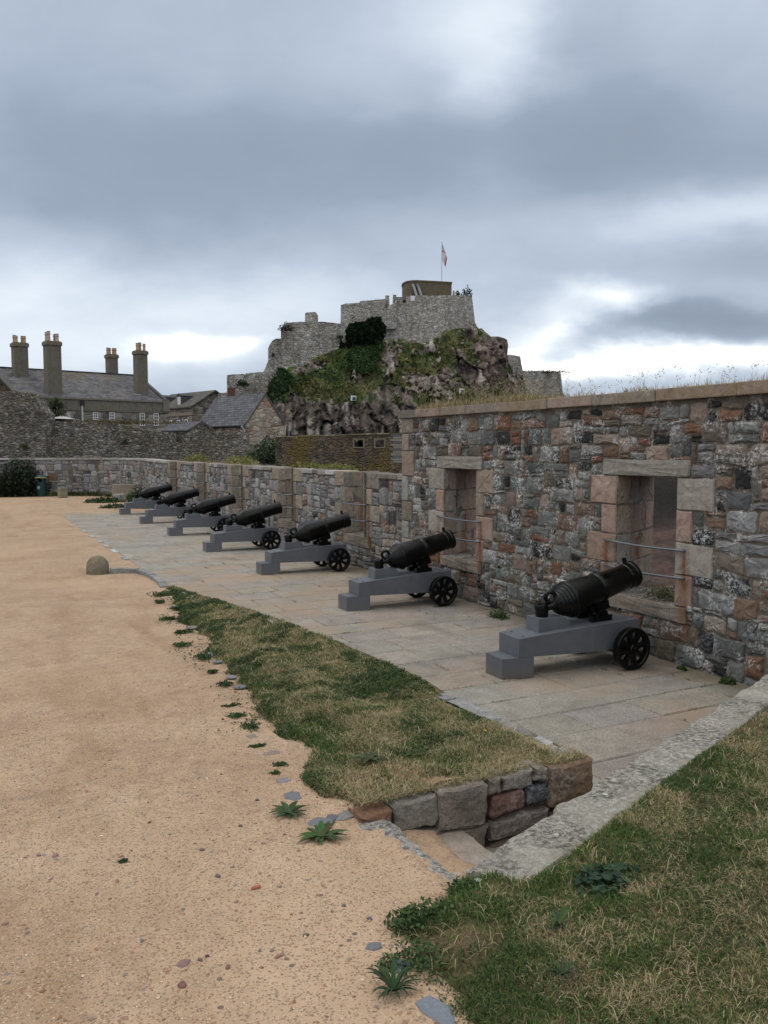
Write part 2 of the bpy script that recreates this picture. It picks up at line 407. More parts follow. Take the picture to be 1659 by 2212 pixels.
def make_world():
    w = bpy.data.worlds.new('World'); SC.world = w; w.use_nodes = True
    t = w.node_tree; n = t.nodes; n.clear()
    def L(a, b): t.links.new(a, b)
    def M(op, a, b=None, c=None, clamp=False):
        k = n.new('ShaderNodeMath'); k.operation = op; k.use_clamp = clamp
        for i, v in enumerate((a, b, c)):
            if v is None: continue
            if hasattr(v, 'is_output'): L(v, k.inputs[i])
            else: k.inputs[i].default_value = v
        return k.outputs[0]
    out = n.new('ShaderNodeOutputWorld'); bg = n.new('ShaderNodeBackground'); L(bg.outputs[0], out.inputs[0])
    tc = n.new('ShaderNodeTexCoord'); d = tc.outputs['Generated']
    def dot(v):
        k = n.new('ShaderNodeVectorMath'); k.operation = 'DOT_PRODUCT'; L(d, k.inputs[0]); k.inputs[1].default_value = v; return k.outputs['Value']
    r = dot(tuple(RT)); f = dot(tuple(FW)); z = dot((0, 0, 1))
    fs = M('MAXIMUM', f, .12)
    u = M('DIVIDE', r, fs); v = M('DIVIDE', z, fs)
    # wind-drawn cloud detail on a cloud deck seen in perspective
    zz = M('ADD', M('MAXIMUM', z, 0), .30)
    cx = M('DIVIDE', r, zz); cy = M('DIVIDE', f, zz)
    cb = n.new('ShaderNodeCombineXYZ'); L(cx, cb.inputs[0]); L(cy, cb.inputs[1])
    def noise(sc, det, rough, off, dist=0.0, src=None):
        mp = n.new('ShaderNodeMapping'); L(src or cb.outputs[0], mp.inputs[0]); mp.inputs['Location'].default_value = off
        k = n.new('ShaderNodeTexNoise'); k.inputs['Scale'].default_value = sc; k.inputs['Detail'].default_value = det
        k.inputs['Roughness'].default_value = rough; k.inputs['Distortion'].default_value = dist; L(mp.outputs[0], k.inputs[0]); return k.outputs['Fac']
    cu = n.new('ShaderNodeCombineXYZ'); L(u, cu.inputs[0]); L(M('MULTIPLY', v, 2.0), cu.inputs[1])
    w1 = noise(4.0, 5, .55, (3, 1, 0), src=cu.outputs[0]); w2 = noise(4.0, 5, .55, (9, 4, 0), src=cu.outputs[0])
    uu = M('ADD', u, M('MULTIPLY', M('SUBTRACT', w1, .5), .20)); vv = M('ADD', v, M('MULTIPLY', M('SUBTRACT', w2, .5), .10))
    blobs = [(300, 150, 420, 160, -.03), (1050, 200, 110, 200, .20), (900, 130, 200, 150, .12), (1080, 30, 60, 70, .06),
             (600, 370, 640, 115, -.27), (1330, 330, 430, 110, -.20), (230, 490, 260, 70, -.12), (1280, 120, 140, 160, -.10), (60, 300, 200, 90, -.07), (1500, 60, 300, 90, .06),
             (1520, 470, 260, 60, .25), (1180, 520, 160, 50, .06), (300, 700, 520, 100, .24), (60, 560, 140, 130, .12), (420, 755, 85, 26, .42), (520, 745, 60, 14, .22),
             (120, 800, 260, 60, .12), (560, 640, 220, 60, .06), (1500, 700, 230, 34, -.42), (1190, 640, 120, 40, -.08), (1270, 660, 110, 26, .42), (1330, 635, 70, 20, .2),
             (1430, 778, 380, 26, .62), (1130, 735, 90, 36, .33), (1190, 705, 60, 24, .25), (1620, 560, 220, 40, -.14), (1600, 610, 140, 30, .05)]
    acc = None
    for (x, y, sx, sy, a) in blobs:
        du = M('DIVIDE', M('SUBTRACT', uu, (x-829.5)/FPX), sx/FPX*1.15); dv = M('DIVIDE', M('SUBTRACT', vv, (969-y)/FPX), sy/FPX*1.15)
        e = M('EXPONENT', M('MULTIPLY', M('ADD', M('MULTIPLY', du, du), M('MULTIPLY', dv, dv)), -1.0))
        acc = M('MULTIPLY', e, a) if acc is None else M('MULTIPLY_ADD', e, a, acc)
    n1 = noise(.55, 6, .5, (0, 0, 0), .3); n2 = noise(2.2, 6, .55, (5, 2, 0), .3); n3 = noise(6.0, 5, .6, (2, 7, 0), .4)
    det = M('ADD', M('MULTIPLY', M('SUBTRACT', n1, .5), .26), M('ADD', M('MULTIPLY', M('SUBTRACT', n2, .5), .26), M('MULTIPLY', M('SUBTRACT', n3, .5), .12)))
    front = M('ADD', M('ADD', acc, det), .50)
    kz_ = n.new('ShaderNodeMapRange'); kz_.interpolation_type = 'SMOOTHSTEP'; L(z, kz_.inputs[0]); kz_.inputs[1].default_value = -.05; kz_.inputs[2].default_value = .75; kz_.inputs[3].default_value = .50; kz_.inputs[4].default_value = 1.0
    rest = M('ADD', M('MULTIPLY', det, .8), kz_.outputs[0])             # brighter, thinner overcast overhead and behind
    k = n.new('ShaderNodeMapRange'); k.interpolation_type = 'SMOOTHSTEP'; L(f, k.inputs[0]); k.inputs[1].default_value = .45; k.inputs[2].default_value = .70
    k2 = n.new('ShaderNodeMapRange'); k2.interpolation_type = 'SMOOTHSTEP'; L(z, k2.inputs[0]); k2.inputs[1].default_value = .78; k2.inputs[2].default_value = .60
    fr = M('MULTIPLY', k.outputs[0], k2.outputs[0])
    s = M('ADD', M('MULTIPLY', front, fr), M('MULTIPLY', rest, M('SUBTRACT', 1.0, fr)))
    rp = n.new('ShaderNodeValToRGB'); L(s, rp.inputs[0]); e = rp.color_ramp
    st = [(0.0, (.195, .235, .295)), (.30, (.255, .305, .385)), (.55, (.395, .455, .545)), (.80, (.64, .70, .765)), (1.0, (1.0, 1.0, .985))]
    while len(e.elements) < len(st): e.elements.new(.5)
    for i, (p, c) in enumerate(st): e.elements[i].position = p; e.elements[i].color = (*c, 1)
    sky = n.new('ShaderNodeTexSky'); sky.sky_type = 'NISHITA'; sky.sun_disc = False; sky.sun_elevation = SUN_EL; sky.sun_rotation = SUN_AZ
    sk = n.new('ShaderNodeVectorMath'); sk.operation = 'SCALE'; L(sky.outputs[0], sk.inputs[0]); sk.inputs['Scale'].default_value = .08
    mx = n.new('ShaderNodeMix'); mx.data_type = 'RGBA'; mx.inputs[0].default_value = .94; L(sk.outputs[0], mx.inputs[6]); L(rp.outputs[0], mx.inputs[7])
    L(mx.outputs[2], bg.inputs[0]); bg.inputs[1].default_value = 1.0
    w.cycles.sampling_method = 'MANUAL'; w.cycles.sample_map_resolution = 512
make_world()

# ================================================================== materials in use
M_ST = m_stone('wall_stone', lich=.85, dark=.45, rust=(8.13,))
M_LOW = m_stone('parapet_stone', lich=.85, dark=.45, streak=True, lcol=(.46, .45, .455), rust=(8.13,))
M_ASH = m_stone('ashlar_granite', lich=.22, dark=.10, grain=.3, rust=(8.13,))
M_COP = m_stone('coping_granite', lich=.25, dark=.30, grain=.3, moss=.35)
M_RET = m_stone('step_wall_stone', lich=.30, dark=.5, grain=.45)
M_CHK = m_cheek()
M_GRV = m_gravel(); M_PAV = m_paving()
M_BLK = m_black(); M_GRY = m_greypaint()
M_LEAF = m_attr('leaf', .6, .3, transl=True); M_GRASS = m_attr('grass_blade', .75, .2, transl=True)
M_SOIL = m_attr('soil', .95, .1, bump=(30, .02), var=.35, vs=16)
M_STEEL = m_plain('galvanised_bar', (.15, .165, .185), .45, .5, .6, bump=(60, .002))
M_PEB = m_attr('pebble', .85, .25, bump=(90, .004), var=.2, vs=60)

# ================================================================== ground
def zg(y):
    "gravel path: falls away from the camera, level with the paving beyond the kerb"
    t = (16.6-np.asarray(y, dtype=float))*.0555
    return np.log1p(np.exp(np.clip(t*30, -50, 50)))/30-.002
def xl(y):
    "left edge of the grass strip"
    y = np.asarray(y, dtype=float)
    return np.interp(y, [3.9, 4.4, 4.85, 5.6, 6.3, 7.6, 9, 10.4, 12.5, 15.2, 16.2], [1.93, 1.86, 1.88, 2.0, 2.06, 2.25, 2.43, 2.6, 2.87, 3.26, 3.5])
def zr(y):
    "top of the strip along the kerb wall"
    return np.interp(np.asarray(y, dtype=float), [3.9, 6, 7.6, 9.6, 11.6, 13.5, 15.4, 16.2], [.735, .69, .645, .54, .40, .24, .10, .02])

def grid_sheet(name, xs, ys, zf, mat, keep=None, col=(1, 1, 1)):
    xs, ys = np.asarray(xs, float), np.asarray(ys, float)
    XX, YY = np.meshgrid(xs, ys); ZZ = zf(XX, YY)
    V = np.stack([XX.ravel(), YY.ravel(), ZZ.ravel()], 1); nx = len(xs)
    i, j = np.meshgrid(np.arange(nx-1), np.arange(len(ys)-1)); a = (j*nx+i).ravel()
    Q = np.stack([a, a+1, a+nx+1, a+nx], 1)
    if keep is not None:
        cxm = (XX[:-1, :-1]+XX[1:, 1:])/2; cym = (YY[:-1, :-1]+YY[1:, 1:])/2
        Q = Q[keep(cxm, cym).ravel()]
    return np_mesh(name, V, Q, np.zeros((0, 3), int), np.tile(np.array(col, float), (len(V), 1)), mat)

def gz(X, Y):
    z = zg(Y)+(fbm(X*.8, Y*.8, 3)-.5)*.03*np.clip((16-Y)/6, 0.15, 1)+(fbm(X*4, Y*4, 5, 3)-.5)*.012
    # spills over the top step in an uneven edge
    return z-.05*sstep(1.35, 1.95, X)*sstep(4.3, 3.9, Y)-.035*sstep(1.93, 2.01, X+(fbm(X*3, Y*11, 6, 3)-.5)*.16)*sstep(4.05, 3.95, Y)
xs = np.concatenate([np.arange(-60, -8, 2.0), np.arange(-8, -2, .4), np.arange(-2, 1.85, .06), [1.85, 1.88, 1.91, 1.94, 1.97, 2.0]])
ys = np.concatenate([np.arange(-30, -2, 2.0), np.arange(-2, 12, .06), np.arange(12, 40, .25), np.arange(40, 56.1, 1.0)])
g1 = grid_sheet('gravel_path', xs, ys, gz, M_GRV)
tag(g1, 'sandy orange gravel path', None, None, 'structure')
xs2 = np.concatenate([np.arange(2.0, 3.54, .1), [3.56]])
ys2 = np.concatenate([np.arange(4.06, 16, .1), np.arange(16, 40, .25), np.arange(40, 57, 1.0)])
g2 = grid_sheet('gravel_path', xs2, ys2, lambda X, Y: gz(X, Y)-np.where(Y < 15.5, .02, 0), M_GRV)
tag(g2, 'sandy gravel beside the paved gun platform', None, None, 'structure')
g3 = grid_sheet('gravel_path', np.concatenate([np.arange(3.56, 8.0, .4), [8.6, 9.5]]), np.arange(36.6, 58, .8),
                lambda X, Y: -.004+(fbm(X, Y, 4)-.5)*.02, M_GRV)
tag(g3, 'gravel beyond the end of the paving', None, None, 'structure')

def m_shore():
    g = G('red_shore_rock'); 
    c = g.ramp(g.noise(.35, 6, .65), [(.3, (.022, .019, .019)), (.5, (.075, .046, .040)), (.7, (.125, .078, .064))])
    c = g.mix(.8, c, g.ramp(g.noise(3, 5, .7), [(.3, .5), (.7, 1.4)]), 'MULTIPLY')
    zz = g.sep(g.co())[2]; c = g.mix(g.ramp(g.math('ADD', g.math('MULTIPLY', zz, .25), g.math('ADD', 1.0, g.math('MULTIPLY', g.noise(.5, 5, .65), .5))), [(.68, 0), (.86, .85)]), c, (.018, .017, .017))
    g.bump(g.noise(1.2, 6, .7), .4, 1); return g.done(c, .9, .2)
M_SHORE = m_shore()
def zshore(X, Y):
    r = np.hypot(X-20, Y-40)
    out = sstep(11, 20, X)*sstep(80, 30, np.abs(Y-10)+np.maximum(0, X-40)*.3)
    return -3.6+(fbm(X*.25, Y*.25, 8, 5)-.5)*3.4*out+sstep(30, 46, X)*sstep(-30, -5, Y)*sstep(95, 60, Y)*10.5*fbm(X*.12, Y*.12, 11, 4)
sx = np.concatenate([[-3000, -1500, -700, -300], np.arange(-150, 9, 12.0), np.arange(9.6, 60, .7), np.arange(60, 200, 10), [300, 700, 1500, 3000]])
sy = np.concatenate([[-3000, -1500, -700, -300, -150, -80], np.arange(-40, 60, .9), np.arange(60, 240, 10), [300, 700, 1500, 3000]])
sh = grid_sheet('ground', sx, sy, zshore, M_SHORE); tag(sh, 'reddish rocky shore below the walls', None, None, 'structure')

# ================================================================== stone walling
PAL_HIGH = [((.165, .165, .16), 28), ((.098, .102, .102), 20), ((.225, .175, .145), 12), ((.145, .075, .049), 10), ((.165, .112, .08), 8), ((.022, .022, .024), 11), ((.245, .245, .24), 9), ((.125, .106, .083), 14)]
PAL_LOW = [((.22, .218, .22), 34), ((.14, .142, .145), 14), ((.25, .22, .20), 14), ((.18, .16, .14), 10), ((.32, .318, .32), 20), ((.19, .11, .075), 5), ((.07, .07, .07), 6)]
PAL_LOWN = [((.20, .195, .19), 30), ((.135, .135, .135), 14), ((.27, .215, .18), 16), ((.20, .115, .075), 12), ((.25, .245, .24), 14), ((.17, .145, .12), 8), ((.05, .05, .05), 6)]
PAL_PINK = [((.335, .245, .195), 40), ((.30, .215, .17), 25), ((.265, .21, .17), 20), ((.30, .27, .235), 15)]
PAL_TAN = [((.27, .225, .18), 40), ((.24, .205, .165), 30), ((.215, .195, .165), 20), ((.30, .24, .19), 15)]
def pick(pal, rng, var=.16):
    t = rng.random()*sum(w for _, w in pal)
    for c, w in pal:
        t -= w
        if t <= 0: break
    k = 1+(rng.random()-.5)*2*var
    return tuple(max(.01, x*k*(1+(rng.random()-.5)*.06)) for x in c)+(rng.random(),)

def layout(L, H, unit, blocked, rng, wr=(3, 9), hr=(2, 6), course=6, cross=.16):
    "pack a wall face L x H with random squared stones that loosely keep to courses"
    nu, nv = int(round(L/unit)), int(round(H/unit))
    occ = np.zeros((nv, nu), bool)
    for (a, b, c, d) in blocked:
        occ[max(0, int(round(b/unit))):int(round(d/unit)), max(0, int(round(a/unit))):int(round(c/unit))] = True
    out = []
    for j in range(nv):
        i = 0
        while i < nu:
            if occ[j, i]: i += 1; continue
            w = rng.randint(*wr); h = rng.randint(*hr)
            if rng.random() < .25: h = rng.choice((1, 2, 2)); 
            top = course-(j % course)
            if rng.random() > cross: h = min(h, top)
            if top-h == 1 and rng.random() < .7: h += 1
            h = min(h, nv-j); k = 0
            while k < w and i+k < nu and not occ[j, i+k]: k += 1
            if i+k < nu and not occ[j, i+k]:
                rest = 0
                while i+k+rest < nu and not occ[j, i+k+rest] and rest < 2: rest += 1
                if rest == 1: k += 1
            hh = 1
            while hh < h and not occ[j+hh, i:i+k].any(): hh += 1
            occ[j:j+hh, i:i+k] = True
            out.append((i*unit, j*unit, (i+k)*unit, (j+hh)*unit)); i += k
    return out

def stone(mb, mp, rc, col, rng, gap=.010, jit=.010, w=.0, wb=-.06, wob=.022, fine=True, bulge=.010, seed=0, roundc=.18, jw=1.0):
    "one squared stone; mp(u, v, w) -> world"
    u0, v0, u1, v1 = rc
    def P(u, v, wv):
        if wob:
            du = (vn(u*3.3, v*3.3, 91+seed)-.5)*2*wob; dv = (vn(u*2.6, v*3.1, 57+seed)-.5)*2*wob
            u, v = u+float(du), v+float(dv)
        return mp(u, v, wv)
    W, H = u1-u0, v1-v0; m = min(W, H)
    a0, b0, a1, b1 = u0+gap, v0+gap, u1-gap, v1-gap
    ch = m*roundc*(.5+rng.random()*.8)
    pts = []
    def side(p, q):
        n = (2 if fine else 1) if math.dist(p, q) > .18 else 1
        for k in range(1, n+1):
            t = k/(n+1); pts.append((p[0]+(q[0]-p[0])*t, p[1]+(q[1]-p[1])*t))
    c = [(a0, b0), (a1, b0), (a1, b1), (a0, b1)]
    d = [(1, 0), (0, 1), (-1, 0), (0, -1)]
    for i in range(4):
        p, q = c[i], c[(i+1) % 4]; h = ch*(.4+rng.random()*.8); k = ch*(.4+rng.random()*.8)
        p2 = (p[0]+d[i][0]*h, p[1]+d[i][1]*h); q2 = (q[0]-d[i][0]*k, q[1]-d[i][1]*k)
        pts.append(p2); side(p2, q2); pts.append(q2)
    pts = [(x+(rng.random()-.5)*2*jit, y+(rng.random()-.5)*2*jit) for x, y in pts]
    n = len(pts); cu = sum(p[0] for p in pts)/n; cv = sum(p[1] for p in pts)/n
    tu, tv = (rng.random()-.5)*.05, (rng.random()-.5)*.05
    vs = []; e = min(.016, m*.12)
    for (f, ww, j) in ((1.0, wb, 0), (1.0, w-e*.9, .003), (None, w, .005), (.5, w+bulge, .008)):
        for (x, y) in pts:
            if f is None:
                dl = math.hypot(x-cu, y-cv) or 1; k = max(0, 1-e/dl); xx, yy = cu+(x-cu)*k, cv+(y-cv)*k
            else: xx, yy = cu+(x-cu)*f, cv+(y-cv)*f
            vs.append(P(xx, yy, ww+((xx-cu)*tu+(yy-cv)*tv)*jw+(rng.random()-.5)*2*j*jw))
    vs.append(P(cu, cv, w+bulge*1.1+(rng.random()-.5)*.008*jw))
    fs = []
    for r in range(3):
        for k in range(n): fs.append((r*n+k, r*n+(k+1) % n, (r+1)*n+(k+1) % n, (r+1)*n+k))
    for k in range(n): fs.append((3*n+k, 3*n+(k+1) % n, 4*n))
    mb.add(vs, fs, col)

WX = 7.95
# ---------------- tall rampart wall
rng = random.Random(11)
ETOP, EBOT, EW = 2.34, .73, .53
Y0H, Y1H, ZTOP = -3.0, 14.85, 3.30
rampart = empty('rampart_wall', (WX, 9.0, 0)); OFF_R = (WX, 9.0, 0)
tag(rampart, 'tall rubble wall of grey, pink and rust stones with a granite coping and two lintelled gun openings', 'wall')
def mpH(u, v, w): return (WX-w, Y0H+u, v)        # w outward = toward -X
def yH(y): return y-Y0H
blocks = []; ash = MB(); EC_H = [8.13, 12.68, 3.58]
ch = (ETOP-EBOT)/4
lint = MB(); sill = MB()
for ci, yc in enumerate(EC_H):
    a, b = yH(yc-EW), yH(yc+EW)
    blocks.append((a, EBOT, b, ETOP))
    for sgn in (-1, 1):
        for k in range(4):
            wide = (k % 2 == 1)
            wd = (.55 if wide else .27)+rng.uniform(-.03, .05)
            u0, u1 = (a-wd, a) if sgn < 0 else (b, b+wd)
            rc = (u0, EBOT+k*ch, u1, EBOT+(k+1)*ch)
            blocks.append(rc)
            stone(ash, mpH, rc, pick(PAL_PINK, rng, .1), rng, gap=.006, jit=.004, w=.012, wb=-.10, wob=0, bulge=.004, roundc=.05)
    rc = (yH(yc-.74), ETOP, yH(yc+.82), ETOP+.225); blocks.append(rc)
    stone(lint, mpH, rc, (.25, .23, .20, .95), rng, gap=.006, jit=.008, w=.02, wb=-.25, wob=0, bulge=.006, roundc=.1)
    rc = (yH(yc-.74), EBOT-.20, yH(yc+.68), EBOT); blocks.append(rc)
    stone(sill, mpH, rc, (.235, .195, .155), rng, gap=.004, jit=.006, w=.025, wb=-.25, wob=0, bulge=.004, roundc=.06)
# end quoins of the tall wall
z = 0.0; k = 0
while z < ZTOP-.05:
    h = min(rng.choice((.40, .45, .5, .35)), ZTOP-z); 
    if ZTOP-z-h < .2: h = ZTOP-z
    wd = (.42 if k % 2 else .24)+rng.uniform(0, .08)
    rc = (yH(Y1H)-wd, z, yH(Y1H), z+h); blocks.append(rc)
    stone(ash, mpH, rc, pick([((.20, .175, .14), 2), ((.24, .235, .22), 2), ((.27, .215, .175), 1)], rng), rng, gap=.007, jit=.005, w=.02, wb=-.10, wob=0, bulge=.004, roundc=.06)
    z += h; k += 1
mas = MB()
for rc in layout(Y1H-Y0H, ZTOP-.06, .05, blocks, rng, wr=(3, 10), hr=(3, 5), course=5, cross=.25):
    stone(mas, mpH, rc, pick(PAL_HIGH, rng), rng, gap=.010, jit=.012, w=rng.uniform(-.004, .014), wob=.030, fine=rc[0] > yH(3))
# mortar core, cut round the openings; splayed reveals behind
MORT = (.125, .105, .082); T1 = 1.25
def core_boxes(mb, y0, y1, z0, z1, cents, top_open=False, xf=WX+.012, ew=EW, eb=EBOT, et=ETOP):
    ys = [y0]
    for c in sorted(cents): ys += [c-ew, c+ew]
    ys.append(y1)
    def bx(a, b, c, d): mb.box(((xf+WX+T1)/2, (a+b)/2, (c+d)/2), (WX+T1-xf, b-a, d-c), col=MORT)
    for i in range(0, len(ys), 2): 
        if ys[i+1] > ys[i]: pass
    return ys
def seg_poly(mb, a, b, sa, sb, z0, z1, xf=WX+.005, col=MORT):
    "wall length from y=a to y=b; sa/sb = True where the end is a gun opening (splayed outwards)"
    xk, xo, sp = WX+.25, WX+T1, .58
    poly = [(xf, a), (xf, b)]
    poly += [(xk, b), (xo, b-sp)] if sb else [(xo, b)]
    poly += [(xo, a+sp), (xk, a)] if sa else [(xo, a)]
    mb.prism([Vector((x, y, z0)) for x, y in poly], (0, 0, z1-z0), col)
cs = sorted(EC_H); edges = [(Y0H, False)]
seg = []; prev = (Y0H, False)
for c in cs: seg.append((prev[0], c-EW, prev[1], True)); prev = (c+EW, True)
seg.append((prev[0], Y1H-.02, prev[1], False))
for (a, b, sa, sb) in seg: seg_poly(mas, a, b, sa, sb, EBOT, ETOP)
mas.box((WX+.012+(T1-.012)/2, (Y0H+Y1H-.02)/2, EBOT/2-1.9), (T1-.012, Y1H-Y0H-.02, EBOT+3.8), col=MORT)
mas.box((WX+.012+(T1-.012)/2, (Y0H+Y1H-.02)/2, (ETOP+ZTOP)/2), (T1-.012, Y1H-Y0H-.02, ZTOP-ETOP), col=MORT)
mas.build('masonry', M_ST, rampart, OFF_R, fixn=True)
ash.build('quoins', M_ASH, rampart, OFF_R, fixn=True)
lint.build('lintel', M_ASH, rampart, OFF_R, fixn=True); sill.build('sill', M_ASH, rampart, OFF_R, fixn=True)

def reveal(mb, yc, zb, zt, rng, pal, ew=EW):
    "ashlar facing of both jambs: straight for 25 cm, then splaying outwards"
    ch = (zt-zb)/4
    for sgn in (-1, 1):
        for k in range(4):
            z0, z1 = zb+k*ch, zb+(k+1)*ch
            e = yc+sgn*ew
            # straight part (runs back from the face), then the splay
            L2 = math.hypot(T1-.25, .58)
            cuts = [0, .33, 1.0] if k % 2 else [0, .62, 1.0]
            def mp1(u, v, w): return (WX+.005+u, e-sgn*w, v)
            c0 = pick(pal, rng, .08)
            stone(mb, mp1, (0.0, z0, .26, z1), c0, rng, gap=.004, jit=.003, w=.004, wb=-.03, wob=0, bulge=.002, roundc=.03)
            dx, dy = (T1-.25)/L2, sgn*.58/L2
            def mp2(u, v, w): return (WX+.25+u*dx+(-abs(dy))*w*0+w*abs(dy)*0, e+u*dy-sgn*w, v)
            for i in range(2):
                stone(mb, mp2, (cuts[i]*L2, z0, cuts[i+1]*L2, z1), pick(pal, rng, .08), rng, gap=.005, jit=.003, w=.004, wb=-.03, wob=0, bulge=.002, roundc=.04)
rv = MB()
for yc in EC_H[:2]: reveal(rv, yc, EBOT, ETOP, rng, PAL_PINK)
rv.build('reveal', M_ASH, rampart, OFF_R, fixn=True)
# coping: long granite stones, oversailing 6 cm
cp = MB(); y = Y0H
cuts = []
while y < Y1H-.9: cuts.append(y); y += rng.uniform(.85, 1.35)
cuts += [Y1H-.62, Y1H+.09]
for i in range(len(cuts)-1):
    last = i == len(cuts)-2
    c = (.15, .14, .12) if last else pick([((.285, .22, .17), 3), ((.26, .205, .155), 2), ((.30, .23, .185), 2), ((.235, .20, .16), 1)], rng, .1)
    a, b = cuts[i]+.004, cuts[i+1]-.004
    dz = rng.uniform(-.006, .006); dx = rng.uniform(-.008, .008)
    mid = (a+b)/2
    cp.box((WX-.065+.70+dx, mid, ZTOP+.075+dz), (1.40, b-a, .15 if not last else .155), col=c, bev=.012)
cp.build('coping', M_COP, rampart, OFF_R)
def guard_rail(parent, off, yc, z, bow, half=.70, x=WX-.055):
    m = MB(); pts = []
    pts.append((WX+.05, yc-half, z))
    n = 9
    for i in range(n+1):
        t = i/n; yy = yc-half+2*half*t
        pts.append((x-.0+bow*math.sin(t*math.pi)*.4, yy, z+bow*math.sin(t*math.pi)))
    pts.append((WX+.05, yc+half, z))
    m.tube(pts, .0155, 8)
    return m.build('guard_rail', M_STEEL, parent, off, smooth=True)
for yc in EC_H[:2]:
    guard_rail(rampart, OFF_R, yc, 1.445, -.015); guard_rail(rampart, OFF_R, yc, 1.10, -.02)

# ---------------- low parapet wall, five open gun slots, then the curve at the far end
parapet = empty('parapet_wall', (8.05, 26, 0)); OFF_P = (8.05, 26, 0)
tag(parapet, 'low lichened grey rubble wall with five open gun slots, running on to a curve at the far end', 'wall')
PZ = 2.06; Y0L, Y1L = Y1H, 37.2
XP = 8.03
def mpL(u, v, w): return (XP-w, Y0L+u, v)
EC_L = [8.13+4.55*k for k in range(2, 7)]
mas = MB(); ash = MB(); blocks = []; rng = random.Random(5)
ncrs = 4; chl = (PZ+.12-EBOT)/ncrs
for yc in EC_L:
    a, b = yc-EW-Y0L, yc+EW-Y0L
    blocks.append((a, EBOT, b, PZ+.3))
    for sgn in (-1, 1):
        for k in range(ncrs):
            wide = k % 2 == 1 or k == ncrs-1
            wd = (.62 if wide else .30)+rng.uniform(-.05, .06)
            u0, u1 = (a-wd, a) if sgn < 0 else (b, b+wd)
            rc = (u0, EBOT+k*chl, u1, EBOT+(k+1)*chl); blocks.append(rc)
            stone(ash, mpL, rc, pick(PAL_TAN, rng, .1), rng, gap=.007, jit=.005, w=.02, wb=-.35 if k == ncrs-1 else -.12, wob=0, bulge=.004, roundc=.05)
    rc = (a-.2, EBOT-.25, b+.2, EBOT); blocks.append(rc)
    stone(ash, mpL, rc, (.225, .19, .15), rng, gap=.005, jit=.006, w=.03, wb=-.3, wob=0, bulge=.004, roundc=.06)
for rc in layout(Y1L-Y0L, PZ, .06, blocks, rng, wr=(3, 7), hr=(2, 6), course=5, cross=.3):
    pal = PAL_LOWN if rc[0]+rng.uniform(-3, 3) < 4.5 else PAL_LOW
    stone(mas, mpL, rc, pick(pal, rng), rng, gap=.009, jit=.012, w=rng.uniform(-.006, .018), wob=.03, fine=rc[0] < 8, seed=7)
# flat cap stones between the slots
tops = [Y0L]+[v for yc in EC_L for v in (yc-EW-.66, yc+EW+.66)]+[Y1L]
for i in range(0, len(tops), 2):
    y = tops[i]+.02
    while y < tops[i+1]-.1:
        L = min(rng.uniform(.3, .75), tops[i+1]-y)
        if tops[i+1]-y-L < .2: L = tops[i+1]-y
        c = pick([((.34, .335, .32), 2), ((.25, .23, .20), 3), ((.20, .17, .14), 2), ((.42, .42, .41), 1)], rng)
        mas.box((XP-.03+.30, y+L/2, PZ+.05+rng.uniform(-.01, .012)), (.62, L-.012, .10), col=c, bev=.014); y += L
XPo = XP
cs = EC_L; seg = []; prev = (Y0L+.02, False)
for c in cs: seg.append((prev[0], c-EW, prev[1], True)); prev = (c+EW, True)
seg.append((prev[0], Y1L, prev[1], False))
for (a, b, sa, sb) in seg: seg_poly(mas, a, b, sa, sb, EBOT, PZ, xf=XP+.012)
mas.box((XP+.012+(WX+T1-XP-.012)/2, (Y0L+.02+Y1L)/2, EBOT/2-1.9), (WX+T1-XP-.012, Y1L-Y0L-.02, EBOT+3.8), col=MORT)
# curved run
curve = [(8.03, 37.2), (8.1, 39.5), (8.35, 42.2), (8.6, 44.6), (8.55, 47.0), (8.1, 49.0), (7.1, 50.4), (5.6, 51.1), (3.5, 51.5), (1.0, 51.8), (-3, 52.2), (-9, 52.6)]
CL = [0]
for p, q in zip(curve[:-1], curve[1:]): CL.append(CL[-1]+math.dist(p, q))
def on_curve(u):
    x = float(np.interp(u, CL, [p[0] for p in curve])); y = float(np.interp(u, CL, [p[1] for p in curve])); e = .6
    x0 = float(np.interp(u-e, CL, [p[0] for p in curve])); y0 = float(np.interp(u-e, CL, [p[1] for p in curve]))
    x1 = float(np.interp(u+e, CL, [p[0] for p in curve])); y1 = float(np.interp(u+e, CL, [p[1] for p in curve]))
    d = math.hypot(x1-x0, y1-y0); return x, y, -(y1-y0)/d, (x1-x0)/d      # inward normal (towards the yard)
def mpC(u, v, w):
    x, y, nx, ny = on_curve(u); return (x+nx*w, y+ny*w, v)
for rc in layout(CL[-1], PZ, .09, [], rng, wr=(3, 7), hr=(2, 4), course=4, cross=.3):
    stone(mas, mpC, rc, pick(PAL_LOW, rng), rng, gap=.012, jit=.016, w=rng.uniform(-.005, .02), wob=.04, fine=False, seed=3)
n = 60
for i in range(n):
    ua, ub = CL[-1]*i/n, CL[-1]*(i+1)/n
    for (z0, z1, wa, wb_, c) in ((-3.7, PZ, -.012, -.7, MORT), (PZ+.004, PZ+.10, .05, -.65, pick([((.40, .39, .37), 1), ((.34, .32, .29), 1)], rng))):
        A = [mpC(ua, z0, wa), mpC(ub, z0, wa), mpC(ub, z0, wb_), mpC(ua, z0, wb_)]
        mas.hexa([Vector(p) for p in A]+[Vector((p[0], p[1], z1)) for p in A], c)
mas.build('masonry', M_LOW, parapet, OFF_P, fixn=True)
ash.build('quoins', M_ASH, parapet, OFF_P, fixn=True)
rv = MB()
for yc in EC_L: reveal(rv, yc, EBOT, PZ+.10, rng, PAL_TAN)
rv.build('reveal', M_ASH, parapet, OFF_P, fixn=True)
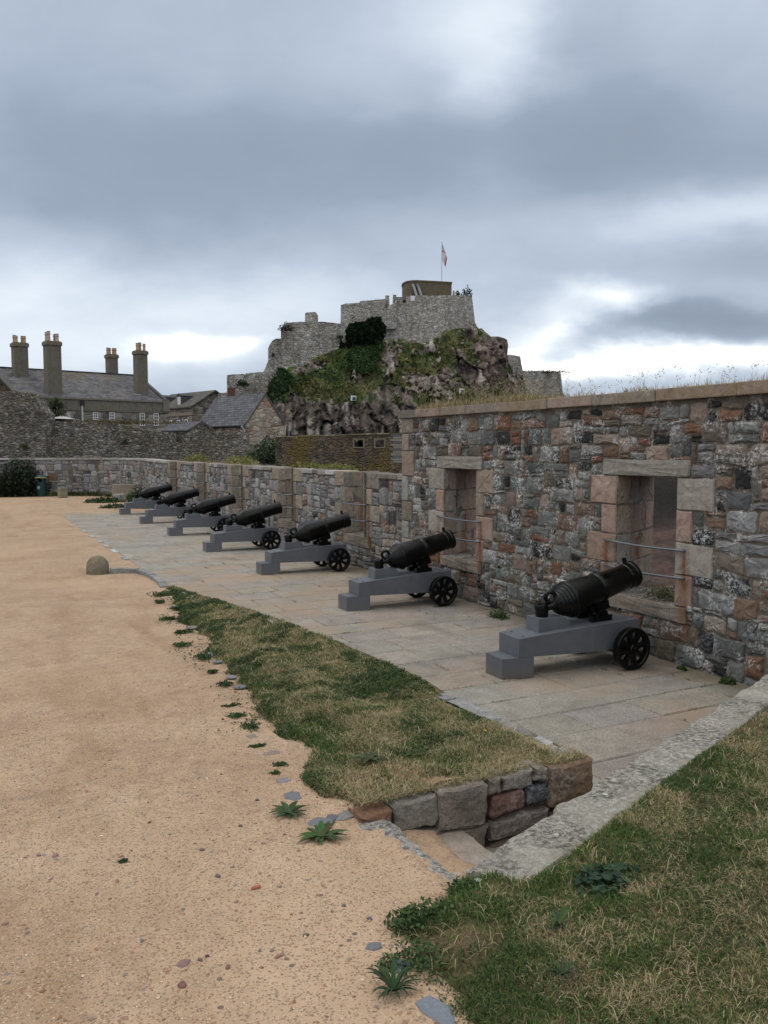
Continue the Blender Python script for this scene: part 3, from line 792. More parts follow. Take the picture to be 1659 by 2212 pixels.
for yc in EC_L:
    guard_rail(parapet, OFF_P, yc, 1.46, -.02); guard_rail(parapet, OFF_P, yc, 1.10, -.03)

# ================================================================== paving
rng = random.Random(21)
pv = MB(); JOINTS = []
y = 3.6
while y < 36.4:
    cw = rng.uniform(.55, .75); x = 3.575-rng.uniform(0, 0) 
    x = 3.575; y1 = min(y+cw, 36.55)
    while x < 8.0:
        L = rng.uniform(.6, 1.25); x1 = min(x+L, 8.05)
        if 8.05-x1 < .35: x1 = 8.05
        c = pick([((.275, .252, .220), 4), ((.280, .256, .220), 3), ((.262, .243, .214), 3), ((.282, .247, .207), 2)], rng, .06)
        g = .006; z1 = rng.uniform(-.004, .004)
        t = [rng.uniform(-.003, .003) for _ in range(4)]; j = lambda: rng.uniform(-.004, .004)
        xa, xb, ya, yb = x+g+j(), x1-g+j(), y+g+j(), y1-g+j()
        e = .012
        pv.add([(xa, ya, -.05), (xb, ya, -.05), (xb, yb, -.05), (xa, yb, -.05), (xa, ya, z1-.010), (xb, ya, z1-.010), (xb, yb, z1-.010), (xa, yb, z1-.010),
                (xa+e, ya+e, z1+t[0]), (xb-e, ya+e, z1+t[1]), (xb-e, yb-e, z1+t[2]), (xa+e, yb-e, z1+t[3])],
               [(0, 1, 5, 4), (1, 2, 6, 5), (2, 3, 7, 6), (3, 0, 4, 7), (4, 5, 9, 8), (5, 6, 10, 9), (6, 7, 11, 10), (7, 4, 8, 11), (8, 9, 10, 11)], c)
        JOINTS.append((x1, (y+y1)/2, 0)); JOINTS.append(((x+x1)/2, y, 1)); x = x1
    y = y1
pv.add([(3.56, 3.4, -.012), (8.06, 3.4, -.012), (8.06, 36.6, -.012), (3.56, 36.6, -.012)], [(0, 1, 2, 3)], (.19, .15, .11))
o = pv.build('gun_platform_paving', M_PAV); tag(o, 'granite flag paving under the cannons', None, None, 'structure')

# ================================================================== cannons
def make_cannon():
    root = empty('cannon')
    # local frame: x towards the wall, origin under the breech end of the base block, y across
    b = MB(); h0, h1 = .175, .245
    b.hexa([Vector(p) for p in ((0, -h0, 0), (.40, -h1, 0), (.40, h1, 0), (0, h0, 0), (0, -h0, .243), (.40, -h1, .243), (.40, h1, .243), (0, h0, .243))])
    blk = b.build('base_block', M_GRY, root)
    # coffin-plan beam, deeper towards the wheels
    b = MB(); st = [(.21, .21, .246, .468), (1.23, .325, .236, .555), (1.94, .30, .236, .575)]
    vs = []; 
    for (x, hw, z0, z1) in st: vs += [Vector((x, -hw, z0)), Vector((x, hw, z0)), Vector((x, hw, z1)), Vector((x, -hw, z1))]
    fs = [(0, 1, 2, 3)]+[(4*i+k, 4*i+4+k, 4*i+4+(k+1) % 4, 4*i+(k+1) % 4) for i in range(2) for k in range(4)]+[(11, 10, 9, 8)]
    b.add(vs, fs); beam = b.build('carriage_beam', M_GRY, root, fixn=True)
    def ztop(x): return float(np.interp(x, [.21, 1.23, 1.94], [.468, .555, .575]))
    for (x, y) in ((.31, -.14), (.33, .13), (1.80, -.20), (1.84, .08)):
        m = MB(); m.lathe([(0, .026), (.006, .026), (.0065, .013), (.014, .012), (.015, 0)], (x, y, ztop(x)-.003), (0, 0, 1), 10)
        m.build('bolt', M_GRY, beam)
    # wedge block under the breech
    b = MB()
    b.hexa([Vector(p) for p in ((.54, -.135, .485), (1.02, -.175, .53), (1.02, .175, .53), (.54, .135, .485), (.55, -.13, .662), (.93, -.16, .655), (.93, .16, .655), (.55, .13, .662))])
    b.build('wedge_block', M_GRY, root)
    # axle and wheels
    zc, xw = .262, 1.68
    b = MB(); b.tube([(xw, -.55, zc), (xw, .55, zc)], .032, 12); b.box((xw, 0, .205), (.16, .52, .075), col=(1, 1, 1)); b.build('axle', M_BLK, root)
    for sgn in (-1, 1):
        yo = sgn*.475
        b = MB(); R = .262
        prof = [(-.045, R-.008), (-.038, R), (.038, R), (.045, R-.008), (.045, R-.042), (.036, R-.05), (-.036, R-.05), (-.045, R-.042), (-.045, R-.008)]
        b.lathe(prof, (xw, yo, zc), (0, 1, 0), 48)
        for k in range(8):
            an = 2*math.pi*(k+.3)/8; d = Vector((math.cos(an), 0, math.sin(an))); t = Vector((-math.sin(an), 0, math.cos(an)))
            c = Vector((xw, yo, zc)); pr = []
            for (r, w, th) in ((.05, .032, .028), (.12, .027, .021), (.185, .033, .023), (R-.044, .062, .030)):
                pr.append([c+d*r+t*w+Vector((0, th, 0)), c+d*r-t*w+Vector((0, th, 0)), c+d*r-t*w-Vector((0, th, 0)), c+d*r+t*w-Vector((0, th, 0))])
            vs = [p for q in pr for p in q]
            b.add(vs, [(4*i+j, 4*i+4+j, 4*i+4+(j+1) % 4, 4*i+(j+1) % 4) for i in range(3) for j in range(4)])
        w = b.build('wheel', M_BLK, root, fixn=True, smooth=True, angle=40)
        b = MB(); b.lathe([(-.06, 0), (-.06, .045), (-.05, .06), (.045, .06), (.055, .05), (.056, .038), (.085, .036), (.09, .03), (.09, 0)], (xw, yo, zc), (0, sgn, 0), 24)
        b.box((xw, yo+sgn*.095, zc), (.036, .03, .036), bev=.004)
        b.build('hub', M_BLK, w, fixn=True, smooth=True, angle=40)
    # cradle cheeks with half-round caps
    for sgn in (-1, 1):
        b = MB(); y0 = sgn*.14; xc = 1.47; zt = ztop(xc)-.012
        pl = [(xc-.15, zt), (xc+.15, zt), (xc+.15, zt+.085), (xc+.09, zt+.09)]
        for k in range(9):
            an = math.pi*k/8; pl.append((xc+.085*math.cos(an), zt+.095+.08*math.sin(an)))
        pl += [(xc-.09, zt+.09), (xc-.15, zt+.085)]
        b.prism([Vector((x, y0-.04, z)) for x, z in pl], (0, .08, 0)); b.tube([(xc, y0-.06, zt+.10), (xc, y0+.06, zt+.10)], .035, 14)
        b.build('cradle', M_BLK, root, fixn=True)
    # barrel
    el = R_(14.0); ax = Vector((math.cos(el), 0, math.sin(el))); up = Vector((-math.sin(el), 0, math.cos(el)))
    P0 = Vector((1.05, 0, .832))
    b = MB()
    prof = [(-.335, 0), (-.335, .036), (-.26, .038), (-.225, .05), (-.205, .075), (-.185, .105), (-.155, .128), (-.145, .136), (-.125, .139), (-.118, .150), (-.085, .158), (-.078, .168), (-.045, .176),
            (-.038, .188), (-.006, .195), (0, .209), (.012, .214), (.045, .214), (.056, .206), (.064, .199), (.25, .191), (.50, .181), (.515, .190), (.530, .193), (.545, .193), (.555, .186), (.565, .174), (.575, .170), (.80, .159), (1.02, .150),
            (1.03, .158), (1.045, .161), (1.06, .158), (1.066, .151), (1.11, .151), (1.117, .160), (1.135, .165), (1.165, .166), (1.182, .160), (1.19, .148), (1.19, .095), (1.18, .086), (.95, .085), (.95, 0)]
    prof = [(s*.925 if s > 0 else s, r*(1.09 if s < .3 else 1.04)) for s, r in prof]
    b.lathe(prof, P0, ax, 56)
    brl = b.build('barrel', M_BLK, root, smooth=True, angle=38)
    b = MB(); c = P0+ax*(-.385)-up*.0
    b.lathe([(-.080, .030), (-.080, .074), (-.072, .079), (.066, .084), (.076, .078), (.076, .034), (.066, .030), (-.080, .030)], c, (up*.93+ax*.1), 28)
    b.build('screw_lug', M_BLK, brl, smooth=True, angle=38)
    b = MB(); b.torus(P0-ax*.225+up*.115, Vector((.25, 1, .1)), .062, .026, 26, 10); b.build('rope_ring', M_BLK, brl, smooth=True)
    b = MB(); s0 = P0+ax*.985+up*.158
    b.lathe([(0, .034), (.03, .026), (.055, .026)], s0-up*.01, up, 12)
    for sg in (-1, 1): b.hexa([s0+up*.04+Vector((0, sg*.008, 0))+ax*-.02, s0+up*.04+Vector((0, sg*.008, 0))+ax*.02, s0+up*.04+Vector((0, sg*.026, 0))+ax*.02, s0+up*.04+Vector((0, sg*.026, 0))-ax*.02,
                               s0+up*.088+Vector((0, sg*.010, 0))+ax*-.013, s0+up*.088+Vector((0, sg*.010, 0))+ax*.013, s0+up*.082+Vector((0, sg*.022, 0))+ax*.013, s0+up*.082+Vector((0, sg*.022, 0))-ax*.013])
    b.build('front_sight', M_BLK, brl, fixn=True)
    b = MB(); b.hexa([P0+ax*x+up*z+Vector((0, y, 0)) for z in (-.275, -.165) for (x, y) in ((.32, -.09), (.56, -.09), (.56, .09), (.32, .09))]); b.build('loop_lug', M_BLK, brl, fixn=True)
    return root
labels = ['black cannon on grey carriage aimed at the lintelled opening that shows red rock',
          'black cannon on grey carriage aimed at the lintelled opening near the tall wall end',
          'third cannon along the row, first beside the low parapet, with pale scuffs on its barrel',
          'fourth cannon along the row, with its breech ring standing clear against the low parapet',
          'fifth cannon along the row, third from the far curved wall',
          'sixth cannon along the row, next to last before the weeds and concrete block',
          'last cannon of the row, smallest in view, beside the weeds near the concrete block']
pc = make_cannon()
cpos = [(5.565, 8.085), (5.63, 12.64), (5.66, 17.13), (5.64, 21.55), (5.70, 26.1), (5.72, 30.75), (5.75, 35.3)]
for i, (x, y) in enumerate(cpos):
    o = pc if i == 0 else copy_tree(pc)
    o.location = (x, y, .002); o.rotation_euler = (0, 0, R_([-1.5, -.5, 0, .5, -.5, .3, 0][i]))
    tag(o, labels[i], 'cannon', 'cannons lined up along the wall')
# ================================================================== steps, step wall, cheek wall
rng = random.Random(33)
steps = empty('stone_steps', (2.0, 3.6, 0)); OFF_S = (2.0, 3.6, 0)
tag(steps, 'worn granite steps going down between the stone retaining wall and the lichened coping', 'steps')
CK0, CK1 = atz(1003, 1872, .74), atz(1612, 1482, .74)        # inner arris of the cheek coping
ckd = Vector((CK1.x-CK0.x, CK1.y-CK0.y, 0)).normalized(); ckn = Vector((-ckd.y, ckd.x, 0))
def cky(x): return CK0.y+(x-CK0.x)*ckd.y/ckd.x
for k in range(4):
    x0, x1, zt = (1.86, 2.055, .655) if k == 0 else (2.02+.5*(k-1), 2.02+.5*k+.03, .652-.165*k)
    m = MB(); nx, ny = (5, 14); ya0 = cky(x0)-.1; vs = []; 
    for i in range(nx+1):
        for j in range(ny+1):
            x = x0+(x1-x0)*i/nx; y = ya0+(4.02-ya0)*j/ny
            e = 0
            if i == nx: x += float(fbm(y*9, k*7.0, 3)-.5)*.035-.006; e = -.012
            vs.append(Vector((x, y, zt+e+float(fbm(x*8, y*8, 9+k)-.5)*.012)))
    b0 = len(vs)
    for j in range(ny+1): vs.append(Vector((vs[nx*(ny+1)+j].x-.012, vs[nx*(ny+1)+j].y, -.06)))
    fs = [(i*(ny+1)+j, (i+1)*(ny+1)+j, (i+1)*(ny+1)+j+1, i*(ny+1)+j+1) for i in range(nx) for j in range(ny)]
    fs += [(nx*(ny+1)+j, b0+j, b0+j+1, nx*(ny+1)+j+1) for j in range(ny)]
    m.add(vs, fs, (.34, .32, .295) if k == 0 else (.29, .245, .205)); m.build('step', M_CHK if k == 0 else M_ASH, steps, OFF_S)
# sand lying on the second tread
def sandz(X, Y): return .492+.045*sstep(2.42, 2.1, X)*(.6+.8*fbm(X*6, Y*6, 4))+(.02-.055*sstep(2.28, 2.42, X+(fbm(X*9, Y*9, 7)-.5)*.2))
sa = grid_sheet('gravel_path', np.arange(2.02, 2.5, .03), np.arange(3.2, 4.01, .04), sandz, M_GRV, keep=lambda X, Y: Y > CK0.y+(X-CK0.x)*ckd.y/ckd.x-.06)
tag(sa, 'sand lying on the second step', None, None, 'structure')

retw = empty('retaining_wall', (2.7, 4.0, 0)); OFF_T = (2.7, 4.0, 0)
tag(retw, 'low retaining wall of rough granite blocks at the end of the grass strip', 'wall')
m = MB()
def mpT(u, v, w): return (u, 4.0-w, v)
ST = [(1.88, .60, 2.085, .70, (.24, .135, .085)), (2.085, .53, 2.385, .725, (.20, .185, .16)), (2.385, .49, 2.715, .745, (.22, .185, .155)), (2.715, .645, 2.82, .75, (.20, .17, .14)),
      (2.82, .645, 3.055, .75, (.20, .175, .15)), (3.055, .655, 3.17, .752, (.19, .165, .135)), (3.17, .45, 3.53, .74, (.25, .165, .105)),
      (2.73, .50, 3.0, .635, (.175, .095, .075)), (3.0, .53, 3.17, .645, (.085, .095, .11)), (2.73, .37, 3.17, .49, (.19, .155, .135)), (1.9, .40, 2.1, .59, (.14, .11, .095)), (2.1, .30, 2.42, .52, (.17, .14, .12)),
      (2.43, .25, 2.73, .48, (.20, .165, .13)), (2.73, .15, 2.95, .36, (.17, .14, .10)), (2.95, .12, 3.2, .36, (.22, .18, .15)), (3.2, .18, 3.53, .44, (.21, .165, .13)), (2.6, -.1, 3.1, .14, (.17, .15, .13)), (3.1, -.1, 3.53, .17, (.2, .17, .14)), (2.2, 0, 2.6, .28, (.15, .13, .11))]
for (a, b, c, d, col) in ST: stone(m, mpT, (a, b, c, d), col, rng, gap=.007, jit=.013, w=rng.uniform(.0, .02), wb=-.13 if d > .68 else -.08, wob=.010, bulge=.004, roundc=.09, fine=True, jw=.25)
# side along the paving, sinking into it towards the far end
def mpT2(u, v, w): return (3.52+w, 4.0+u, v)
u = .02
while u < 11.6:
    L = rng.uniform(.35, .7); zt = float(zr(4.0+u+L/2))
    if zt > .06:
        z = -.05
        while z < zt-.05:
            h = min(rng.uniform(.18, .3), zt-z)
            if zt-z-h < .1: h = zt-z
            stone(m, mpT2, (u, z, u+L, z+h), pick(PAL_LOW, rng), rng, gap=.008, jit=.012, w=rng.uniform(0, .03), wb=-.13, wob=.006, bulge=.015, fine=False); z += h
    u += L
m.box((2.70, 4.18, .25), (1.58, .26, .72), col=(.12, .10, .08))
rw = m.build('stonework', M_RET, retw, OFF_T, fixn=True)
md = rw.modifiers.new('sub', 'SUBSURF'); md.subdivision_type = 'SIMPLE'; md.levels = 2; md.render_levels = 2
tx_ = bpy.data.textures.new('rough', 'CLOUDS'); tx_.noise_scale = .05; tx_.noise_depth = 4
md = rw.modifiers.new('rough', 'DISPLACE'); md.texture = tx_; md.texture_coords = 'LOCAL'; md.strength = .022; md.mid_level = .5

chk = empty('cheek_wall', (4.5, 4.2, 0)); OFF_C = (4.5, 4.2, 0)
tag(chk, 'slanting flank wall of the steps with a white lichened granite coping along the grass bank', 'wall')
m = MB(); m2 = MB(); Ltot = (7.93-CK0.x)/ckd.x; cuts = [0, 1.72, 3.55, 5.1, Ltot]
def wob_(t, s): return float(fbm(t*5, s, 31, 5)-.5)
for i in range(4):
    a, b = cuts[i]+.006, cuts[i+1]-.006; n = max(8, int((b-a)/.045)); rows = []
    for k in range(n+1):
        t = a+(b-a)*k/n; endf = min(1, min(k, n-k)/2.0)
        base = CK0+ckd*t; wd = .33+.03*wob_(t, 8)
        zt = .74+.02*wob_(t*.6, 2); ci = wob_(t, 1)*.07+(.03 if .85 < t < .95 else 0); cob = wob_(t, 5)*.05
        pr = [(ci-.01, zt-.17), (ci, zt-.035+.02*wob_(t*2, 11)), (ci-.018, zt-.006), (-.10, zt+.008*wob_(t*2, 3)), (-.2, zt+.012*wob_(t*2, 4)), (-wd+.03, zt+.006), (-wd+cob, zt-.03), (-wd+cob, zt-.2)]
        rows.append([base+ckn*o+Vector((0, 0, zz-base.z)) for o, zz in pr])
    nv = 8; vs = [p for r in rows for p in r]
    fs = [(k*nv+j, k*nv+j+1, (k+1)*nv+j+1, (k+1)*nv+j) for k in range(n) for j in range(nv-1)]+[tuple(range(nv)), tuple(n*nv+j for j in range(nv))[::-1]]
    m.add(vs, fs, pick([((.29, .275, .245), 1), ((.31, .29, .255), 1)], rng, .08))
m.build('coping', M_CHK, chk, OFF_C, fixn=True, smooth=True, angle=50)
a = CK0-ckn*.02; b = CK0+ckd*Ltot-ckn*.02; c = b-ckn*.24; d = a-ckn*.24
m2.hexa([Vector((p.x, p.y, -.1)) for p in (a, b, c, d)]+[Vector((p.x, p.y, .60)) for p in (a, b, c, d)], (.16, .14, .12))
m2.build('masonry', M_RET, chk, OFF_C)

# ================================================================== turf
BY = [-6, 0, 1, 1.6, 2.3, 2.48, 2.64, 2.85, 2.92, 3.02, 3.1, 3.3]; BX = [1.0, 1.0, 1.12, 1.22, 1.33, 1.40, 1.375, 1.44, 1.62, 1.84, 1.98, 2.4]
def dbank(X, Y):
    return (X-np.interp(Y, BY, BX))*.85+(fbm(X*5, Y*5, 41, 3)-.5)*.10
def ckside(X, Y):
    "distance behind the inner arris of the cheek coping (positive on the bank)"
    return -((X-CK0.x)*ckn.x+(Y-CK0.y)*ckn.y)
def zbank(X, Y):
    d = dbank(X, Y); s = ckside(X, Y)
    g = zg(Y)
    tgt = np.maximum(.775, g+.045)+.11*sstep(.4, 2.2, s)*sstep(1.5, 3.2, X)+.05*sstep(1.7, 4, X)-.10*sstep(.40, .30, s)*sstep(-.06, .0, (X-CK0.x)*ckd.x+(Y-CK0.y)*ckd.y)
    k = sstep(-.03, .28, d)
    return g-.035+(tgt-g+.03)*k+(fbm(X*2.2, Y*2.2, 43)-.5)*.06*k+(fbm(X*9, Y*9, 44)-.5)*.02*k
def dstrip(X, Y): return X-xl(Y)+(fbm(X*4, Y*4, 47, 3)-.5)*.18+(fbm(X*0+2, Y*1.3, 46, 2)-.5)*.26
def zstrip(X, Y):
    d = dstrip(X, Y); W = np.maximum(3.5-xl(Y), .1)
    f = np.clip((16-Y)/8, .25, 1); inn = sstep(3.56, 3.44, X)*sstep(3.96, 4.03, Y)
    k = sstep(-.02, .10, d)
    base = zg(Y)*(1-sstep(.3, 1, d/W))+zr(Y)*sstep(.3, 1, d/W)-.035*sstep(4.2, 4.08, Y)-.05*sstep(3.30, 3.40, X)*sstep(6.6, 5.4, Y)
    return (zg(Y)-.04)+(base-zg(Y)+.04+.075*f*sstep(.25, .0, np.abs(d/W-.35))+.02)*k*np.where(inn > .02, 1, .0)+(fbm(X*2.5, Y*2.5, 48)-.5)*.05*k*f+(fbm(X*9, Y*9, 49)-.5)*.018*k

def soil_cols(V):
    n = fbm(V[:, 0]*3, V[:, 1]*3, 51)[:, None]; m_ = fbm(V[:, 0]*17, V[:, 1]*17, 52)[:, None]
    a = np.array([.105, .075, .045]); b = np.array([.20, .145, .085]); g_ = np.array([.075, .075, .03])
    c = a+(b-a)*sstep(.4, .62, n); return (c+(g_-c)*sstep(.45, .6, m_)*.7)
def turf_sheet(name, xs, ys, zf, keep, label):
    o = grid_sheet(name, xs, ys, zf, M_SOIL, keep); isS = 'strip' in label
    me = o.data; V = np.empty(len(me.vertices)*3, np.float32); me.vertices.foreach_get('co', V); V = V.reshape(-1, 3)
    C = np.ones((len(V), 4), np.float32); C[:, :3] = soil_cols(V)
    if isS:
        k = np.clip(np.exp(-((V[:, 0]-2.35)/.6)**2-((V[:, 1]-4.3)/.4)**2)+.4*(fbm(V[:, 0]*4, V[:, 1]*4, 9)-.4), 0, 1)[:, None]; C[:, :3] = C[:, :3]*(1-k)+np.array([.30, .205, .13])*k
    me.attributes['Col'].data.foreach_set('color', C.ravel())
    tag(o, label, None, None, 'structure'); return o
turf_sheet('ground', np.concatenate([np.arange(.9, 4.2, .035), np.arange(4.2, 8.0, .12)]), np.concatenate([np.arange(-6, .8, .2), np.arange(.8, 5.2, .035)]), zbank,
           lambda X, Y: (ckside(X, Y) > .12) & (dbank(X, Y) > -.12), 'dry earth of the grass bank')
turf_sheet('ground', np.arange(1.7, 3.56, .035), np.concatenate([np.arange(4.075, 9, .04), np.arange(9, 16.4, .08)]), zstrip, lambda X, Y: dstrip(X, Y) > -.1, 'dry earth of the grass strip')

GREEN = np.array([[.066, .122, .027], [.046, .092, .023], [.098, .155, .040], [.035, .070, .021], [.132, .170, .056]])
STRAW = np.array([[.43, .345, .20], [.32, .245, .14], [.52, .435, .28], [.24, .175, .10], [.38, .315, .18]])
def blades(P, h, w, yaw, lean, C, mat, name, curl=.5):
    n = len(P); d = np.stack([np.cos(yaw), np.sin(yaw), 0*yaw], 1); s = np.stack([-np.sin(yaw), np.cos(yaw), 0*yaw], 1)
    up = np.array([0, 0, 1.0])
    def q(t, l): return P+d*(np.sin(l)*h*t)[:, None]+up*(np.cos(l)*h*t)[:, None]
    b0 = P-s*(w/2)[:, None]; b1 = P+s*(w/2)[:, None]
    mid = q(.55, lean*.8); m0 = mid-s*(w*.42)[:, None]; m1 = mid+s*(w*.42)[:, None]
    l2 = np.minimum(lean+curl, 1.9); tip = mid+d*(np.sin(l2)*h*.45)[:, None]+up*(np.cos(l2)*h*.45)[:, None]
    V = np.stack([b0, b1, m0, m1, tip], 1).reshape(-1, 3); k = np.arange(n)*5
    Q = np.stack([k, k+1, k+3, k+2], 1); T = np.stack([k+2, k+3, k+4], 1)
    return np_mesh(name, V, Q, T, np.repeat(C, 5, 0), mat)
def make_turf(name, n, xr, yr, inside, zf, green, seed, label, hs=1.0, dens=None):
    r = np.random.default_rng(seed)
    X = r.uniform(*xr, n); Y = r.uniform(*yr, n)
    ok = inside(X, Y)
    dn = .45+1.1*fbm(X*2.6, Y*2.6, seed+3); bare = sstep(.33, .45, fbm(X*1.9, Y*1.9, seed+8)+.08*fbm(X*15, Y*15, 5))
    ok &= r.random(n) < dn*(.25+.75*bare)
    if dens is not None: ok &= r.random(n) < dens(X, Y)
    X, Y = X[ok], Y[ok]; n = len(X); Z = zf(X, Y)-.004
    gr = green(X, Y)
    isg = r.random(n) < gr
    C = np.where(isg[:, None], GREEN[r.integers(0, 5, n)], STRAW[r.integers(0, 5, n)])*r.uniform(.7, 1.3, (n, 1))
    clump = fbm(X*6, Y*6, seed+5)
    h = np.where(isg, r.uniform(.016, .042, n), r.uniform(.02, .06, n))*hs*(.5+1.0*clump)
    w = np.where(isg, r.uniform(.0024, .0046, n), r.uniform(.0014, .0028, n))*(1+.10*np.hypot(X, Y))*.8
    lean = np.where(isg, r.uniform(.2, 1.1, n), r.uniform(.7, 1.5, n))
    o = blades(np.stack([X, Y, Z], 1), h, w, r.uniform(0, 6.28, n), lean, C, M_GRASS, name)
    tag(o, label, None, None, 'stuff'); return o
def blob(X, Y, pts): 
    g = 0
    for (x, y, rx, ry, a) in pts: g = g+a*np.exp(-((X-x)/rx)**2-((Y-y)/ry)**2)
    return g
def green_bank(X, Y):
    s = ckside(X, Y); near = np.clip(1-(s-.3)/.8, 0, 1)*.30
    edge = np.clip(1-dbank(X, Y)/.5, 0, 1)*.35
    return np.clip(.55+1.0*(fbm(X*1.6, Y*1.6, 61)-.5)+1.3*(fbm(X*6, Y*6, 62, 5)-.5)+near+edge-.12*sstep(2.6, 3.4, X)*sstep(2.8, 2.0, Y), .06, .97)
dk1 = atz(830, 1490, .62); dk2 = atz(500, 1385, .45); dk3 = atz(700, 1570, .68); dk4 = atz(410, 1285, .12)
def green_strip(X, Y):
    return np.clip(.55+.8*(fbm(X*1.5, Y*1.2, 64)-.5)+1.3*(fbm(X*6, Y*5, 65, 5)-.5)+np.clip(1-dstrip(X, Y)/.4, 0, 1)*.35
                   +blob(X, Y, [(dk1.x, dk1.y, .45, .5, .6), (dk3.x, dk3.y, .4, .3, .3), (dk4.x, dk4.y, .3, .6, .5)])-.20*sstep(4.9, 4.2, Y)-.15*sstep(9, 7.5, Y)*sstep(6.2, 7.0, Y), .06, .97)
RJ = np.random.default_rng(99)
ckt = lambda X, Y: (X-CK0.x)*ckd.x+(Y-CK0.y)*ckd.y
inb = lambda X, Y: ((ckside(X, Y) > .29+.06*(fbm(X*6, Y*6, 71)-.3)) | (ckt(X, Y) < -.015)) & (dbank(X, Y)-.10*RJ.random(np.shape(X))**2*np.sign(fbm(X*7, Y*7, 77)-.5) > -.02)
ins = lambda X, Y: (dstrip(X, Y)+.16*RJ.random(np.shape(X))**3*(fbm(X*6, Y*6, 78) > .47) > .0) & (X < 3.42+.10*sstep(5.5, 6.6, Y)+.05*fbm(X*0+3, Y*6, 5)) & (Y > 4.06+.16*fbm(X*6, Y, 9))
make_turf('grass', 330000, (1.0, 4.6), (.9, 4.4), inb, zbank, green_bank, 1, 'short dry grass on the bank beside the coping')
make_turf('grass', 40000, (4.3, 7.9), (1.5, 5.3), inb, zbank, green_bank, 2, 'dry grass on the bank towards the tall wall')
make_turf('grass', 400000, (1.8, 3.5), (4.1, 8.2), ins, zstrip, green_strip, 3, 'short dry grass strip between path and paving', dens=lambda X, Y: np.clip(5.2/Y, .3, 1)*(1-.75*np.exp(-((X-2.35)/.45)**2-((Y-4.35)/.35)**2))*(.35+.65*sstep(.0, .16, dstrip(X, Y)+.12*(fbm(X*5, Y*5, 7)-.5))))
make_turf('grass', 90000, (2.0, 3.55), (8.2, 16.2), ins, zstrip, green_strip, 4, 'far end of the dry grass strip', hs=1.15)

def tall_bits(name, n, xr, yr, inside, zf, seed, label, straw=.75):
    r = np.random.default_rng(seed); X = r.uniform(*xr, n); Y = r.uniform(*yr, n); ok = inside(X, Y) & (fbm(X*3, Y*3, seed) > .44); X, Y = X[ok], Y[ok]
    k = 7; X = np.repeat(X, k)+r.normal(0, .018, len(X)*k); Y = np.repeat(Y, k)+r.normal(0, .018, len(Y)*k); n = len(X); isS = np.repeat(r.random(n//k) < straw, k)
    C = np.where(isS[:, None], STRAW[r.integers(0, 5, n)], GREEN[r.integers(0, 5, n)])*r.uniform(.75, 1.25, (n, 1))
    h = np.where(isS, r.uniform(.04, .12, n), r.uniform(.03, .08, n)); w = np.where(isS, .0022, .0042)*(1+.08*np.hypot(X, Y))
    o = blades(np.stack([X, Y, zf(X, Y)-.004], 1), h, w, r.uniform(0, 6.28, n), np.where(isS, r.uniform(.5, 1.45, n), r.uniform(.2, 1.0, n)), C, M_GRASS, name, .7); tag(o, label, None, None, 'stuff')
tall_bits('grass', 1300, (1.1, 4.6), (1.0, 4.4), inb, zbank, 401, 'longer bents and tussocks on the bank')
tall_bits('grass', 1100, (1.8, 3.5), (4.2, 10), ins, zstrip, 402, 'longer bents and tussocks on the strip')
def leaf_quads(name, P, size, C, mat, seed, tilt=.7, shape=1.25, parent=None):
    "leaf-sized faces: folded diamonds"
    r = np.random.default_rng(seed); n = len(P)
    yaw = r.uniform(0, 6.28, n); ti = r.normal(0, tilt, n); ro = r.normal(0, tilt, n)
    d = np.stack([np.cos(yaw)*np.cos(ti), np.sin(yaw)*np.cos(ti), np.sin(ti)], 1)
    s = np.stack([-np.sin(yaw)*np.cos(ro), np.cos(yaw)*np.cos(ro), np.sin(ro)], 1)
    nrm = np.cross(d, s); L = (size*shape)[:, None]; W = size[:, None]
    V = np.stack([P-d*L*.5, P+s*W*.42+d*L*.05+nrm*W*.1, P+d*L*.5, P-s*W*.42+d*L*.05+nrm*W*.1], 1).reshape(-1, 3); k = np.arange(n)*4
    return np_mesh(name, V, np.zeros((0, 4), int), np.concatenate([np.stack([k, k+1, k+2], 1), np.stack([k, k+2, k+3], 1)]), np.repeat(C, 4, 0), mat, parent)
def clover(name, n, xr, yr, inside, zf, seed, label, thr=.56, sz=(.008, .017)):
    r = np.random.default_rng(seed); X = r.uniform(*xr, n); Y = r.uniform(*yr, n)
    ok = inside(X, Y) & (fbm(X*2.2, Y*2.2, seed) > thr); X, Y = X[ok], Y[ok]; n = len(X)
    Z = zf(X, Y)+r.uniform(.006, .03, n)
    C = np.array([[.030, .058, .018], [.042, .075, .022], [.025, .046, .017], [.07, .095, .03]])[r.integers(0, 4, n)]*r.uniform(.7, 1.25, (n, 1))
    o = leaf_quads(name, np.stack([X, Y, Z], 1), r.uniform(*sz, n)*(1+.05*np.hypot(X, Y)), C, M_LEAF, seed, .45)
    tag(o, label, None, None, 'stuff')
clover('clover', 90000, (1.0, 4.8), (.9, 4.6), inb, zbank, 81, 'small dark clover leaves in the bank', .555, (.005, .011))
clover('ground_weeds', 9000, (1.4, 3.4), (4.2, 15.8), lambda X, Y: (dstrip(X, Y) < .02) & (dstrip(X, Y) > -.30-.1*fbm(X*3, Y*3, 4)) & (fbm(X*3.1, Y*2.3, 85) > .52), gz, 83, 'tiny weeds creeping from the turf onto the gravel', .46, (.009, .018))
clover('clover', 110000, (1.8, 3.5), (4.1, 16), lambda X, Y: ins(X, Y) & (green_strip(X, Y) > .66+.2*(fbm(X*9, Y*9, 3)-.5)), zstrip, 82, 'small dark clover leaves in the grass strip', .45)

